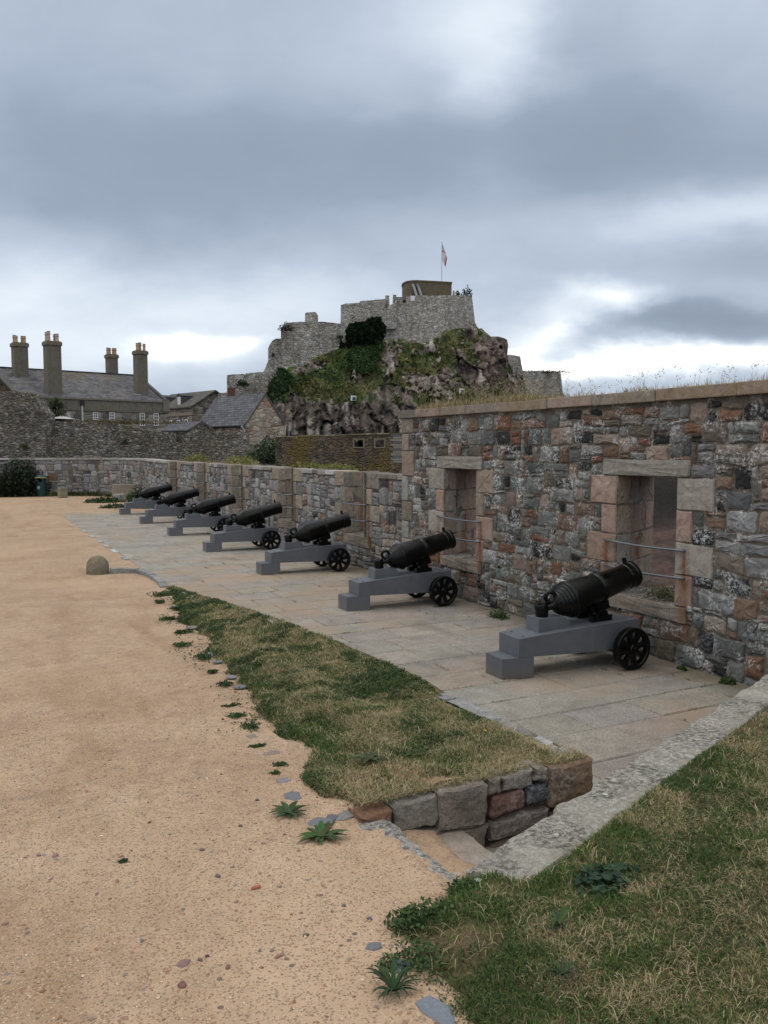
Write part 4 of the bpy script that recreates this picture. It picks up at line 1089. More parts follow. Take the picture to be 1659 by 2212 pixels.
r_ = np.random.default_rng(17); n = 7000; X = r_.uniform(1.9, 3.5, n); Y = 4.03+np.abs(r_.normal(0, .11, n)); gs = r_.random(n) < .25
o = blades(np.stack([X, Y, np.full(n, .735)+r_.uniform(-.01, .012, n)], 1), r_.uniform(.02, .07, n), np.full(n, .003), r_.uniform(0, 6.28, n), r_.uniform(.9, 1.6, n), np.where(gs[:, None], GREEN[r_.integers(0, 5, n)], STRAW[r_.integers(0, 5, n)]), M_GRASS, 'dry_grass', .3); tag(o, 'dead straw lying along the top of the retaining wall', None, None, 'stuff')
# loose grains on the path close by
def scatter(n, seed):
    r = np.random.default_rng(seed); Y = 1.6+r.random(n)**1.6*7; X = r.uniform(-2.2, 1.95, n)
    ok = (dbank(X, Y) < .02) & (dstrip(X, Y) < .03) | ((Y < 4) & (Y > 3.1) & (X < 1.95)); X, Y = X[ok], Y[ok]; n = len(X)
    s = .0020+.0035*r.random(n)**3+np.where(r.random(n) < .02, .006, 0)
    Z = gz(X, Y)+s*.2
    base = np.array([[1, 0, 0], [0, 1, 0], [-1, 0, 0], [0, -1, 0], [0, 0, .7], [.6, .6, .35]], float)
    A = r.uniform(0, 6.28, n); ca, sa = np.cos(A), np.sin(A); J = base[None]*r.uniform(.65, 1.3, (n, 6, 3))*s[:, None, None]
    V = np.stack([J[..., 0]*ca[:, None]-J[..., 1]*sa[:, None], J[..., 0]*sa[:, None]+J[..., 1]*ca[:, None], J[..., 2]], 2)+np.stack([X, Y, Z], 1)[:, None]
    T = np.array([[0, 5, 4], [5, 1, 4], [1, 2, 4], [2, 3, 4], [3, 0, 4], [0, 1, 5]])
    T = (np.arange(n)[:, None, None]*6+T[None]).reshape(-1, 3)
    pal = np.array([[.42, .27, .165], [.36, .22, .13], [.50, .36, .24], [.29, .165, .10], [.23, .18, .15], [.33, .17, .11], [.55, .44, .33]])
    C = np.repeat(pal[r.integers(0, 7, n)]*r.uniform(.75, 1.2, (n, 1)), 6, 0)
    o = np_mesh('gravel', V.reshape(-1, 3), np.zeros((0, 4), int), T, C, M_PEB); tag(o, 'loose sandy grit on the path', None, None, 'stuff')
scatter(70000, 7)

# pebbles and slates that stand out
def flat_stone(name, x, y, rx, ry, th, col, seed, z=None, rz=0.0, n=9, mat=None):
    r = random.Random(seed); m = MB(); z = float(gz(np.array([x]), np.array([y]))[0]) if z is None else z
    ang = sorted(2*math.pi*(k+r.uniform(-.3, .3))/n for k in range(n)); pts = []
    for a in ang:
        k = r.uniform(.78, 1.12); px, py = rx*k*math.cos(a), ry*k*math.sin(a)
        pts.append((px*math.cos(rz)-py*math.sin(rz), px*math.sin(rz)+py*math.cos(rz)))
    vs = []
    for (f, h) in ((1.04, -th), (1.0, th*.45), (.86, th)):
        for (px, py) in pts: vs.append((px*f, py*f, h+r.uniform(-.1, .1)*th))
    vs.append((0, 0, th*1.04))
    fs = [(i*n+k, i*n+(k+1) % n, (i+1)*n+(k+1) % n, (i+1)*n+k) for i in range(2) for k in range(n)]+[(2*n+k, 2*n+(k+1) % n, 3*n) for k in range(n)]
    m.add(vs, fs, col); return m.build(name, mat or M_PEB, loc=(x, y, z))
SL = (.165, .17, .18); 
slates = [(1.66, 4.06, .085, .07, SL, 'larger of two slate stones right beside the big leafy rosette on the path', .3), (1.745, 4.09, .06, .04, (.12, .125, .15), 'small dark slate wedged between the leafy rosette and the retaining wall', .9),
          (1.84, 4.10, .10, .05, (.21, .205, .20), 'grey stone continuing the line of the retaining wall beside the big rosette', .25), (1.67, 4.46, .055, .085, SL, 'upright oval slate set in gravel just above the small rosette', .2),
          (1.70, 4.72, .045, .05, (.22, .215, .22), 'small pale slate at the foot of the turf lip above the oval slate', .5), (1.82, 5.28, .07, .05, (.25, .205, .17), 'buff stone flush with gravel at the turf lip', .2),
          (1.83, 5.75, .05, .05, (.24, .20, .17), 'pale buff stone half buried between weeds and turf lip', .7), (2.22, 7.3, .07, .06, SL, 'grey slate flush with the path beside the mid part of the grass strip', .4),
          (2.28, 7.75, .06, .07, (.2, .21, .23), 'second grey slate flush with the path beside the mid part of the strip', .1), (2.42, 9.0, .12, .08, (.22, .22, .235), 'broad slate beside a weed tuft along the far half of the strip', .5),
          (2.36, 8.55, .07, .05, SL, 'slate just before the broad slate along the strip', .5), (2.70, 11.0, .10, .10, (.22, .20, .20), 'slate beside the far half of the grass strip where turf narrows', .2), (2.95, 13.2, .08, .15, (.25, .24, .25), 'long pale slate near the narrow tip of the grass strip', .1),
          (1.40, 2.62, .045, .05, (.16, .175, .205), 'dark slate at the edge of the grass bank under a weed tuft', .2), (1.375, 2.33, .05, .10, (.19, .21, .24), 'long slate at the bottom edge of the photo beside the bank', .15), (1.37, 2.79, .035, .03, SL, 'small slate chip at the bank edge above the weed tuft', .1)]
for i, (x, y, rx, ry, c, lb, rz) in enumerate(slates):
    o = flat_stone('slate_stone', x, y, rx, ry, .006, tuple(q*.85 for q in c), 100+i, rz=rz, n=6); tag(o, lb, 'stone', 'flat stones set along the path edge')
pebs = [(1.12, 3.48, .026, .012, .011, (.30, .12, .07), 'flat brick-red pebble lying alone in the gravel'), (.69, 3.04, .030, .022, .005, (.21, .13, .125), 'largest flat purplish pebble near the bottom of the path'),
        (.65, 2.90, .022, .016, .007, (.17, .085, .07), 'dark red pebble just below the flat purplish one'), (1.0, 3.68, .016, .012, .008, (.14, .115, .105), None), (1.01, 4.0, .016, .012, .008, (.17, .12, .10), None),
        (1.02, 2.91, .018, .010, .005, (.22, .11, .085), None), (.83, 2.93, .014, .009, .006, (.19, .10, .08), None), (1.45, 2.99, .012, .010, .008, (.10, .105, .12), None), (1.40, 3.14, .011, .008, .006, (.11, .11, .12), None),
        (1.17, 3.0, .014, .009, .007, (.13, .10, .09), None), (.97, 2.98, .008, .006, .005, (.12, .13, .13), None), (.58, 3.28, .011, .007, .005, (.13, .13, .14), None), (.75, 3.03, .014, .008, .006, (.15, .10, .09), None),
        (.78, 3.04, .009, .006, .008, (.14, .09, .09), None), (.1, 3.7, .016, .012, .006, (.24, .14, .11), None), (.35, 4.3, .03, .014, .006, (.24, .15, .12), None), (.28, 4.35, .018, .010, .006, (.23, .13, .10), None), (1.46, 4.5, .012, .010, .008, (.10, .085, .08), None), (1.27, 4.2, .012, .01, .008, (.12, .1, .1), None), (.85, 4.5, .010, .008, .006, (.1, .08, .07), None)]
for i, (x, y, rx, ry, th, c, lb) in enumerate(pebs):
    o = flat_stone('pebble', x, y, rx, ry, th, c, 300+i, rz=i*.7, n=10); tag(o, lb or 'small dark pebble scattered on the sandy gravel path', 'pebble', 'pebbles on the gravel path')

# ---------------- weeds
def rosette(x, y, R, n, seed, label, col=(.055, .105, .03), wide=.24, z=None, lift=.22, group='leafy weeds along the path edge', name='weed_rosette', cat='weed'):
    r = random.Random(seed); m = MB(); z = float(gz(np.array([x]), np.array([y]))[0]) if z is None else z
    for k in range(n):
        a = 2*math.pi*k/n+r.uniform(-.25, .25); L = R*r.uniform(.65, 1.15); w = L*wide*r.uniform(.8, 1.2); l0 = lift*r.uniform(.5, 1.5)
        d = Vector((math.cos(a), math.sin(a), 0)); s = Vector((-math.sin(a), math.cos(a), 0)); c = tuple(q*r.uniform(.65, 1.3) for q in col); vs = []
        N = 5
        for i in range(N+1):
            t = i/N; hw = w*.5*math.sin(math.pi*min(1, .12+.88*t)**.8)*(1 if i < N else 0)
            p = d*(L*t)+Vector((0, 0, L*l0*math.sin(t*2.3)*.6+.006))
            vs += [p-s*hw+Vector((0, 0, hw*.35)), p, p+s*hw+Vector((0, 0, hw*.35))]
        m.add(vs, [(3*i+j, 3*i+3+j, 3*i+4+j, 3*i+1+j) for i in range(N) for j in range(2)], c)
    o = m.build(name, M_LEAF, loc=(x, y, z)); tag(o, label, cat, group); return o
rosette(1.60, 3.87, .145, 22, 1, 'biggest bright green leafy rosette growing beside the retaining wall end')
rosette(1.55, 4.22, .12, 18, 2, 'dark green rosette growing between the biggest rosette and the oval slate', (.045, .085, .03))
rosette(1.30, 2.49, .115, 26, 3, 'spiky narrow-leaved rosette at the bottom edge of the bank', (.03, .062, .022), .13, lift=.6)
rosette(1.92, 3.10, .06, 8, 12, 'small rosette under the end of the lichened coping', (.04, .075, .025))
rs = atz(1205, 2030, .80); rosette(rs.x, rs.y, .085, 16, 5, 'grey-green narrow rosette in the middle of the dry bank', (.06, .09, .035), .16, z=float(zbank(np.array([rs.x]), np.array([rs.y]))[0]), lift=.7)
rs = atz(1215, 2140, .80); rosette(rs.x, rs.y, .075, 14, 6, 'narrow dark rosette at the bottom of the bank', (.045, .075, .03), .15, z=float(zbank(np.array([rs.x]), np.array([rs.y]))[0]), lift=.7)
rs = atz(800, 1660, .70); rosette(rs.x, rs.y, .13, 15, 7, 'broad flat rosette in the near half of the grass strip', (.05, .08, .028), .2, z=float(zstrip(np.array([rs.x]), np.array([rs.y]))[0])+.01)

def leaf_clump(name, c, rad, n, size, cols, seed, label, cat, group=None, mat=None, tilt=.8, power=.5, parent=None, ragged=False):
    "leaf-sized faces through an uneven volume"
    r = np.random.default_rng(seed); c = np.array(c, float); rad = np.array(rad, float)
    d = r.normal(size=(n, 3)); d /= np.linalg.norm(d, axis=1)[:, None]; rr = r.random(n)**power
    lump = .65+.7*fbm(d[:, 0]*1.8+5, d[:, 1]*1.8+d[:, 2]*1.5, seed, 3)
    if ragged: lump = .25+1.35*fbm(np.arctan2(d[:, 1], d[:, 0])*1.6+9, d[:, 0]*0+seed*.37, seed, 3)**1.3; rr = rr**1.5
    P = d*(rr*lump)[:, None]*rad; P[:, 2] = np.abs(P[:, 2]) if rad[2] > 0 else P[:, 2]
    cols = np.array(cols); shade = r.uniform(.65, 1.3, (n, 1)); C = cols[r.integers(0, len(cols), n)]*shade
    o = leaf_quads(name, P, r.uniform(.6, 1.3, n)*size, C, mat or M_LEAF, seed, tilt, parent=parent); o.location = c
    if label: tag(o, label, cat, group)
    return o
DKG = [(.028, .055, .022), (.035, .068, .024), (.022, .045, .022), (.045, .08, .03)]
MDG = [(.05, .09, .025), (.06, .105, .03), (.04, .075, .025), (.075, .115, .035)]
mp_ = atz(1315, 1895, .85); mz = float(zbank(np.array([mp_.x]), np.array([mp_.y]))[0])
leaf_clump('mallow_plant', (mp_.x, mp_.y, mz-.01), (.17, .15, .075), 420, .034, [(.03, .066, .034), (.038, .078, .036), (.026, .055, .03)], 21, 'bushy dark green plant with round leaves in the middle of the grass bank', 'plant', tilt=.35)
for i, (px, py, rx, n, sz, lb) in enumerate([(1005, 1925, .085, 620, .015, 'leafy weed clump with white flower heads at the end of the lichened coping'), (880, 1990, .09, 480, .017, 'bright leafy weed clump where the bank meets the gravel'), (835, 2085, .055, 220, .013, 'small feathery weed tuft between two slates at the bank edge'), (930, 1985, .13, 600, .016, 'low leafy weeds on the bank just above the gravel edge'), (900, 2080, .13, 600, .016, 'low leafy weeds on the bank by the dark slate')]):
    q = atz(px, py, .775)
    leaf_clump('leafy_weed', (q.x, q.y, .76), (rx, rx, rx*.7), n, sz, MDG, 40+i, lb, 'weed', 'leafy weeds along the bank edge', tilt=.6)
q = atz(1012, 1905, .80); m = MB()
for (dx, dy, hz_) in ((0, 0, .085), (-.045, .03, .07), (.02, -.04, .06)):
    b0 = Vector((q.x+dx, q.y+dy, .76)); m.tube([b0, b0+Vector((.006, .004, hz_))], .0015, 5, (.05, .08, .03))
    for k in range(16):
        a = k*2.4; rr = .004*math.sqrt(k); m.lathe([(0, .0022), (.002, .0022), (.0025, 0)], b0+Vector((.006+rr*math.cos(a), .004+rr*math.sin(a), hz_)), (0, 0, 1), 6, (.62, .62, .55))
tag(m.build('white_flower', M_LEAF), 'small white umbel flowers standing at the end of the lichened coping', 'flower')
for (px, py, zf_, lb) in ((1048, 1593, zstrip, 'lone yellow dandelion in the grass strip near the retaining wall'), (613, 1607, zstrip, 'lone yellow dandelion on the turf lip by the path')):
    q = atz(px, py, .72); z0 = float(zf_(np.array([q.x]), np.array([q.y]))[0]); m = MB(); m.tube([(q.x, q.y, z0), (q.x, q.y, z0+.03)], .0015, 5, (.06, .09, .03)); m.lathe([(0, .009), (.004, .009), (.006, 0)], (q.x, q.y, z0+.03), (0, 0, 1), 9, (.75, .55, .02))
    tag(m.build('dandelion', M_LEAF), lb, 'flower', 'dandelions')
low = [(1.91, 5.99, .12, 'lacy weed mat lying on the gravel, lowest of three beside the turf lip'), (1.95, 6.36, .10, 'lacy weed mat, middle of three beside the turf lip'), (1.99, 6.68, .08, 'yellowish lacy weed mat, upper of three beside the turf lip'),
       (1.80, 5.49, .09, 'low weed mat between two buff stones by the turf lip'), (1.76, 5.02, .07, 'thin weed mat near the foot of the near turf lip'), (1.66, 4.88, .05, 'tiny weed sprig on open gravel left of the turf lip'), (2.27, 8.88, .15, 'dark weed tuft beside the broad slate'), (2.30, 9.8, .13, 'weed tuft on gravel halfway along the strip'), (2.54, 10.7, .14, 'weed tuft beside the slate where the turf narrows'),
       (2.2, 8.1, .09, 'weed tuft on gravel beside the paired grey slates'), (2.12, 7.5, .10, 'pair of small weed tufts before the grey slates'), (3.1, 15.0, .28, 'dark leafy mat at the narrow tip of the grass strip'), (2.85, 14.0, .14, 'little weed patch on gravel near the narrow tip'), (2.62, 12.0, .16, 'weed patch on gravel beside the far half of the strip'), (3.0, 12.9, .22, 'dark leafy mat on the far half of the strip edge'), (2.95, 12.2, .2, 'second dark leafy mat on the far half of the strip edge'), (.64, 4.07, .03, 'tiny dry sprig alone in the middle of the path')]
for i, (x, y, rd, lb) in enumerate(low):
    z0 = float(gz(np.array([x]), np.array([y]))[0]) if dstrip(np.array([x]), np.array([y]))[0] < .02 else float(zstrip(np.array([x]), np.array([y]))[0])
    leaf_clump('low_weed', (x+.05*math.sin(i*5.3), y, z0-.004), (rd*(.8+.5*math.sin(i*2.1)**2), rd*(.6+.7*math.cos(i*3.7)**2), rd*.25), int(200+1700*rd), .010+.0012*y, MDG if i % 2 else DKG+MDG, 60+i, lb, 'weed', 'low weeds on the gravel', ragged=True)

# ---------------- kerbs and bollard
m = MB(); prof = [(0, .235), (.10, .237), (.20, .235), (.26, .226), (.31, .205), (.36, .168), (.40, .115), (.425, .06), (.432, 0)]
m.lathe(prof, (0, 0, -.04), (0, 0, 1), 36, (.20, .175, .13)); 
m.v = [(x*(1+.06*(float(fbm(math.atan2(y, x)*2+7, z*6, 77))-.5)), y*(1+.06*(float(fbm(math.atan2(y, x)*2+7, z*6, 77))-.5)), z) for x, y, z in m.v]
o = m.build('bollard', m_stone('bollard_granite', lich=.25, dark=.55, moss=.7), smooth=True, loc=(2.57, 18.8, 0)); tag(o, 'squat domed granite bollard standing on the sandy path', 'bollard')
kp = [(2.80, 18.66), (3.10, 18.66), (3.36, 18.42), (3.47, 18.0), (3.50, 17.55), (3.50, 17.0), (3.46, 16.5), (3.40, 16.0)]
kl = ['kerb stone touching the domed bollard', 'second kerb stone out from the bollard', 'third kerb stone from the bollard, where the kerb starts to bend', 'fourth kerb stone from the bollard, on the bend', 'fifth kerb stone from the bollard', 'sixth kerb stone from the bollard', 'last kerb stone before the tip of the grass strip']
rng = random.Random(8)
for i in range(7):
    a, b = Vector((*kp[i], 0)), Vector((*kp[i+1], 0)); c = (a+b)/2; d = b-a; mb = MB()
    mb.box((0, 0, 0), (d.length-.02, .15, .16), col=pick([((.24, .235, .225), 1), ((.20, .205, .215), 1)], rng, .1), bev=.018)
    o = mb.build('kerb_stone', M_RET, loc=(c.x, c.y, .02+rng.uniform(-.008, .01)-.004*i)); o.rotation_euler = (0, 0, math.atan2(d.y, d.x)); tag(o, kl[i], 'kerb stone', 'kerb stones by the bollard')
for i, (y, L, lb, c) in enumerate([(21.0, .55, 'nearest pale edging stone of the paving past the bollard', .30), (22.6, .7, 'whitest edging stone of the paving past the bollard', .48), (23.9, .5, 'third edging stone of the paving past the bollard', .36), (25.2, .6, 'fourth edging stone of the paving past the bollard', .40), (26.8, .6, 'fifth edging stone of the paving past the bollard', .38), (28.6, .7, 'farthest edging stone of the paving past the bollard', .36)]):
    mb = MB(); mb.box((0, 0, 0), (.12, L, .05), col=(c, c, c*.97), bev=.01); o = mb.build('kerb_stone', M_RET, loc=(3.52, y, .002)); tag(o, lb, 'kerb stone', 'edging stones of the paving')

# weeds at the foot of the tall wall and in the paving joints
for i, (x, y, rd, lb) in enumerate([(7.80, 6.62, .10, 'green weed at the wall foot where the coping meets the tall wall'), (7.82, 8.0, .09, 'small green weed at the wall foot behind the first cannon wheel'), (7.8, 7.3, .06, 'smallest green weed at the foot of the tall wall'), (7.6, 10.9, .20, 'green weed spread on paving at the wall foot between the first two cannons')]):
    leaf_clump('wall_weed', (x, y, 0), (rd*.8, rd, rd*.7), 420, .03, MDG, 90+i, lb, 'weed', 'weeds at the foot of the tall wall')
r_ = np.random.default_rng(55); PJ = []
for (jx_, jy_, kd) in JOINTS:
    if jy_ > 20 or r_.random() > (.75 if jx_ > 6.8 else .32): continue
    for q in range(int(r_.integers(2, 5))):
        u = r_.uniform(-.3, .3); n = int(r_.integers(3, 16))
        for e in range(n): PJ.append((jx_+(u if kd else 0)+r_.normal(0, .012+.03*kd), jy_+(0 if kd else u*.8)+r_.normal(0, .03-.018*kd), 0.0))
PJ = np.array(PJ); n = len(PJ); gs = r_.random(n) < .6
o = blades(PJ, r_.uniform(.01, .035, n), np.full(n, .006), r_.uniform(0, 6.28, n), r_.uniform(.3, 1.3, n), np.where(gs[:, None], GREEN[r_.integers(0, 5, n)], STRAW[r_.integers(0, 5, n)])*.8, M_GRASS, 'grass'); tag(o, 'tiny grass growing in the paving joints', None, None, 'stuff')
r_ = np.random.default_rng(5); n = 1500; jx = r_.uniform(3.6, 7.9, n); jy = 3.6+r_.integers(0, 40, n)*.74+r_.normal(0, .02, n); ok = fbm(jx*1.5, jy*1.5, 12) > .56
leaf_clump('sill_plant', (8.2, 8.02, EBOT), (.22, .32, .20), 500, .03, [(.09, .10, .035), (.06, .075, .03), (.14, .12, .05)], 96, 'bushy dry plant growing on the sill of the opening behind the first cannon', 'plant')
leaf_clump('sill_plant', (8.5, 12.62, EBOT), (.25, .3, .12), 200, .03, [(.09, .10, .035), (.06, .075, .03)], 97, 'low plant on the sill of the opening behind the second cannon', 'plant')

# ---------------- dry grass on top of the walls
def top_grass(spots, name, label, seed, ztop, col=STRAW, hmul=1.0, stalk=.05):
    r = np.random.default_rng(seed); Ps = []; H = []
    for (x0, x1, y0, y1, n, h) in spots:
        X = r.uniform(x0, x1, n); Y = r.uniform(y0, y1, n); k = fbm(X*2, Y*2.5, seed); ok = k > .40+.0*X; X, Y, k = X[ok], Y[ok], k[ok]
        Ps.append(np.stack([X, Y, np.full(len(X), ztop)], 1)); H.append(h*(.5+1.0*k)*r.uniform(.4, 1.1, len(X)))
    P = np.concatenate(Ps); h = np.concatenate(H)*hmul; n = len(P)
    C = col[r.integers(0, len(col), n)]*r.uniform(.7, 1.2, (n, 1))
    g_ = r.random(n) < .18; C[g_] = np.array([.12, .13, .05])
    st = r.random(n) < stalk; h = np.where(st, h*1.9+.05, h)
    o = blades(P, h, np.where(st, .004, .006), r.uniform(0, 6.28, n), np.where(st, r.uniform(.05, .4, n), r.uniform(.2, 1.1, n)), C, M_GRASS, name, .4)
    tag(o, label, None, None, 'stuff')
    # seed heads on the tall stalks
    return P[st], h[st]
P1, H1 = top_grass([(7.95, 8.9, 6.3, 7.75, 750, .10), (7.95, 8.7, 8.0, 8.75, 550, .12), (7.95, 8.9, 9.2, 10.5, 800, .11), (7.92, 9.0, 10.7, 14.3, 8000, .19), (7.95, 9.1, 3.0, 6.0, 500, .10)], 'dry_grass', 'straw coloured dry grass growing on top of the tall wall', 3, ZTOP+.145)
r_ = np.random.default_rng(9); k = r_.random(len(P1)) < .8; P1, H1 = P1[k], H1[k]; SP = []
for p, h in zip(P1, H1):
    for q in range(5): SP.append(p+np.array([r_.normal(0, .035), r_.normal(0, .035), h*(.85+.10*q*.5)]))
SP = np.array(SP); o = leaf_quads('seed_heads', SP, np.full(len(SP), .016), STRAW[r_.integers(0, 4, len(SP))]*.8, M_GRASS, 4, 1.2, 2.0); tag(o, 'dry seed heads above the wall-top grass', None, None, 'stuff')
YG = [(.20, .19, .05), (.15, .16, .045), (.26, .24, .08), (.11, .13, .045)]
for i, (y, ry, h, lb) in enumerate([(15.6, .8, .26, 'yellow green bush on the low parapet right beside the tall wall end'), (20.3, .9, .20, 'yellow green plants on the low parapet behind the fourth cannon'), (22.3, .5, .22, 'small yellow bush on the low parapet above the fourth cannon'), (29.0, 1.6, .35, 'yellow grassy bush on the parapet behind the fifth cannon'), (35.2, .9, .35, 'yellow plants on parapet where the wall begins to curve')]):
    leaf_clump('parapet_plant', (8.95, y, PZ+.05), (.5, ry, h), int(700*ry+300), .04+.0012*y, YG, 110+i, lb, 'plant', 'plants on top of the low parapet')
top_grass([(8.3, 9.1, 15, 24, 900, .12), (8.3, 9.1, 27, 31, 1200, .25), (8.5, 9.1, 33, 37, 400, .25)], 'dry_grass', 'dry grass along the top of the low parapet', 6, PZ+.02, hmul=1.0)

# ---------------- far end of the yard
m = MB(); m.lathe([(0, .30), (.06, .31), (.09, .285), (.75, .295), (.78, .31), (.80, .31)], (0, 0, 0), (0, 0, 1), 28, (.012, .05, .055))
for a in (0, 90, 180, 270):
    an = R_(a+20); m.box((.27*math.cos(an), .27*math.sin(an), .92), (.09, .09, .26), Matrix.Rotation(an, 3, 'Z'), (.012, .05, .055))
bin_ = empty('litter_bin', (4.0, 51.0, 0)); tag(bin_, 'dark teal litter bin with gilt band and domed lid before the big bush', 'litter bin')
M_BIN = m_attr('bin_plastic', .45, .4)
m.build('bin_body', M_BIN, bin_, smooth=True, angle=35)
m = MB(); m.lathe([(1.03, 0), (1.03, .31), (1.08, .325), (1.13, .30), (1.18, .22), (1.21, .10), (1.215, 0)], (0, 0, 0), (0, 0, 1), 28, (.014, .055, .06)); m.build('lid', M_BIN, bin_, smooth=True, angle=35)
m = MB(); m.lathe([(1.035, .322), (1.035, .332), (1.075, .335), (1.075, .325)], (0, 0, 0), (0, 0, 1), 28, (.45, .36, .16)); m.build('gilt_band', M_BIN, bin_, smooth=True)
m = MB(); m.box((0, 0, 0), (.14, .012, .16), col=(.25, .35, .36), bev=.003); o = m.build('badge', M_BIN, bin_); q = -(FW)*.292; o.location = (q.x, q.y, .50); o.rotation_euler = (0, 0, -YAW)
tb = empty('bush', (3.0, 51.2, 0)); tag(tb, 'big dark green bush growing against the far wall behind the litter bin', 'bush')
for i, (dx, dy, dz, rx, rz_, n) in enumerate([(0, 0, 0, 1.25, 2.2, 3200), (-1.5, .2, 0, 1.1, 1.4, 1500), (.9, .35, 0, .8, 1.7, 1500)]):
    o = leaf_clump('foliage', (dx, dy, dz), (rx, .75, rz_), n, .13, [(.018, .030, .016), (.025, .04, .018), (.014, .024, .014), (.035, .05, .02)], 130+i, None, None, parent=tb)
m = MB()
for k in range(5): m.tube([(0.1*k-.2, .1, 0), (.35*k-.7, .1, .8), (.4*k-.8, .15, 1.5)], [.04, .03, .012], 6, (.05, .04, .03))
m.build('stems', M_LEAF, tb)
def block(name, c, size, rz, col, label, cat, mat=None, bev=.03):
    m = MB(); m.box((0, 0, size[2]/2), size, col=col, bev=bev); o = m.build(name, mat or M_RET, loc=c); o.rotation_euler = (0, 0, rz); tag(o, label, cat); return o
block('stone_block', (4.95, 48.9, -.02), (.42, .38, .56), .3, (.23, .21, .155), 'small squared mossy stone block standing on the path between bin and concrete block', 'stone block')
block('concrete_block', (8.05, 47.4, -.05), (1.35, .6, .80), -YAW+.05, (.27, .235, .18), 'buff concrete block by the curved far wall', 'concrete block', M_ASH)
block('rubble_stone', (7.2, 44.0, -.05), (.5, .5, .45), .5, (.34, .33, .31), 'pale rough boulder in the weeds before the concrete block', 'boulder', M_CHK, .1)
block('wall_stub', (8.5, 47.9, -.05), (.9, .5, .75), -.4, (.10, .09, .08), 'dark stone stub next to the buff concrete block', 'stone stub')
for i, (x, y, rx, ry, h, n, lb) in enumerate([(6.4, 43.8, 1.0, .7, .28, 700, 'dark low bramble patch in front of the concrete block'), (7.9, 42.0, .8, 1.3, .9, 1300, 'tall weeds between the last cannon and the concrete block'), (7.3, 39.2, .6, 1.0, .5, 1500, 'weeds beside the end of the paving behind the last cannon'), (6.2, 39.6, .7, .6, .18, 300, 'low weeds at the far edge of the paving')]):
    leaf_clump('weed_patch', (x, y, -.02), (rx, ry, h), n, .11, DKG+[(.07, .08, .03)], 150+i, lb, 'weeds', 'weed patches at the far end')
r_ = np.random.default_rng(15); n = 6000; uu = r_.uniform(4, CL[-1], n); ww = np.abs(r_.normal(0, .35, n))+.02; Pq = np.array([mpC(float(a), 0, float(b)) for a, b in zip(uu, ww)]); ok = fbm(Pq[:, 0]*.8, Pq[:, 1]*.8, 3) > .42; Pq = Pq[ok]
o = blades(Pq, r_.uniform(.1, .35, len(Pq)), np.full(len(Pq), .05), r_.uniform(0, 6.28, len(Pq)), r_.uniform(.1, .8, len(Pq)), np.array([[.04, .06, .022], [.06, .075, .03], [.10, .09, .04]])[r_.integers(0, 3, len(Pq))], M_GRASS, 'grass'); tag(o, 'rough grass along the foot of the far wall', None, None, 'stuff')
# ================================================================== far walls beyond the ditch
PAL_F = [(.25, .23, .20), (.185, .17, .15), (.30, .27, .23), (.13, .12, .105), (.33, .315, .29), (.21, .18, .15)]
M_RUB = m_rubble('old_rubble', PAL_F, (3.0, 3.0, 6.0), .65, .5, moss=.25, mossc=(.11, .09, .035), mort=(.13, .115, .095))
M_BRN = m_rubble('brown_rubble', [(.14, .095, .06), (.10, .075, .05), (.17, .125, .075), (.075, .06, .045), (.13, .085, .07)], (2.6, 2.6, 6.0), .15, .75, moss=.8, mossc=(.16, .115, .03))
M_BAR = m_rubble('squared_rubble', [(.25, .23, .20), (.165, .155, .14), (.29, .265, .23), (.10, .095, .09), (.22, .195, .165)], (1.25, 1.25, 2.4), .2, .15, bumpd=.05)
M_CAS = m_rubble('castle_rubble', [(.48, .465, .42), (.40, .385, .35), (.55, .535, .50), (.31, .285, .25), (.44, .40, .34)], (2.1, 2.1, 4.0), .75, .45, (.60, .59, .57), bumpd=.10, mort=(.26, .24, .21))
M_PINKG = m_rubble('pink_gable', [(.44, .345, .27), (.39, .325, .265), (.48, .39, .31), (.31, .205, .15), (.42, .37, .32)], (1.6, 1.6, 3.0), .15, .15, bumpd=.05)
M_RENDER = m_stone('chimney_render', lich=.1, dark=.35, moss=.35)
M_BAND = m_stone('stone_band', lich=.15, dark=.2, grain=.2)
M_WHITE = m_plain('white_paint', (.62, .62, .60), .5, .4, var=.05)
M_GLASS = m_plain('window_glass', (.02, .024, .03), .12, .6, var=.1)
M_POT = m_attr('chimney_pot', .8, .2, var=.2, vs=9)
def slate(name, D, sinp, **k):
    return m_slate2(name, D, sinp, **k)
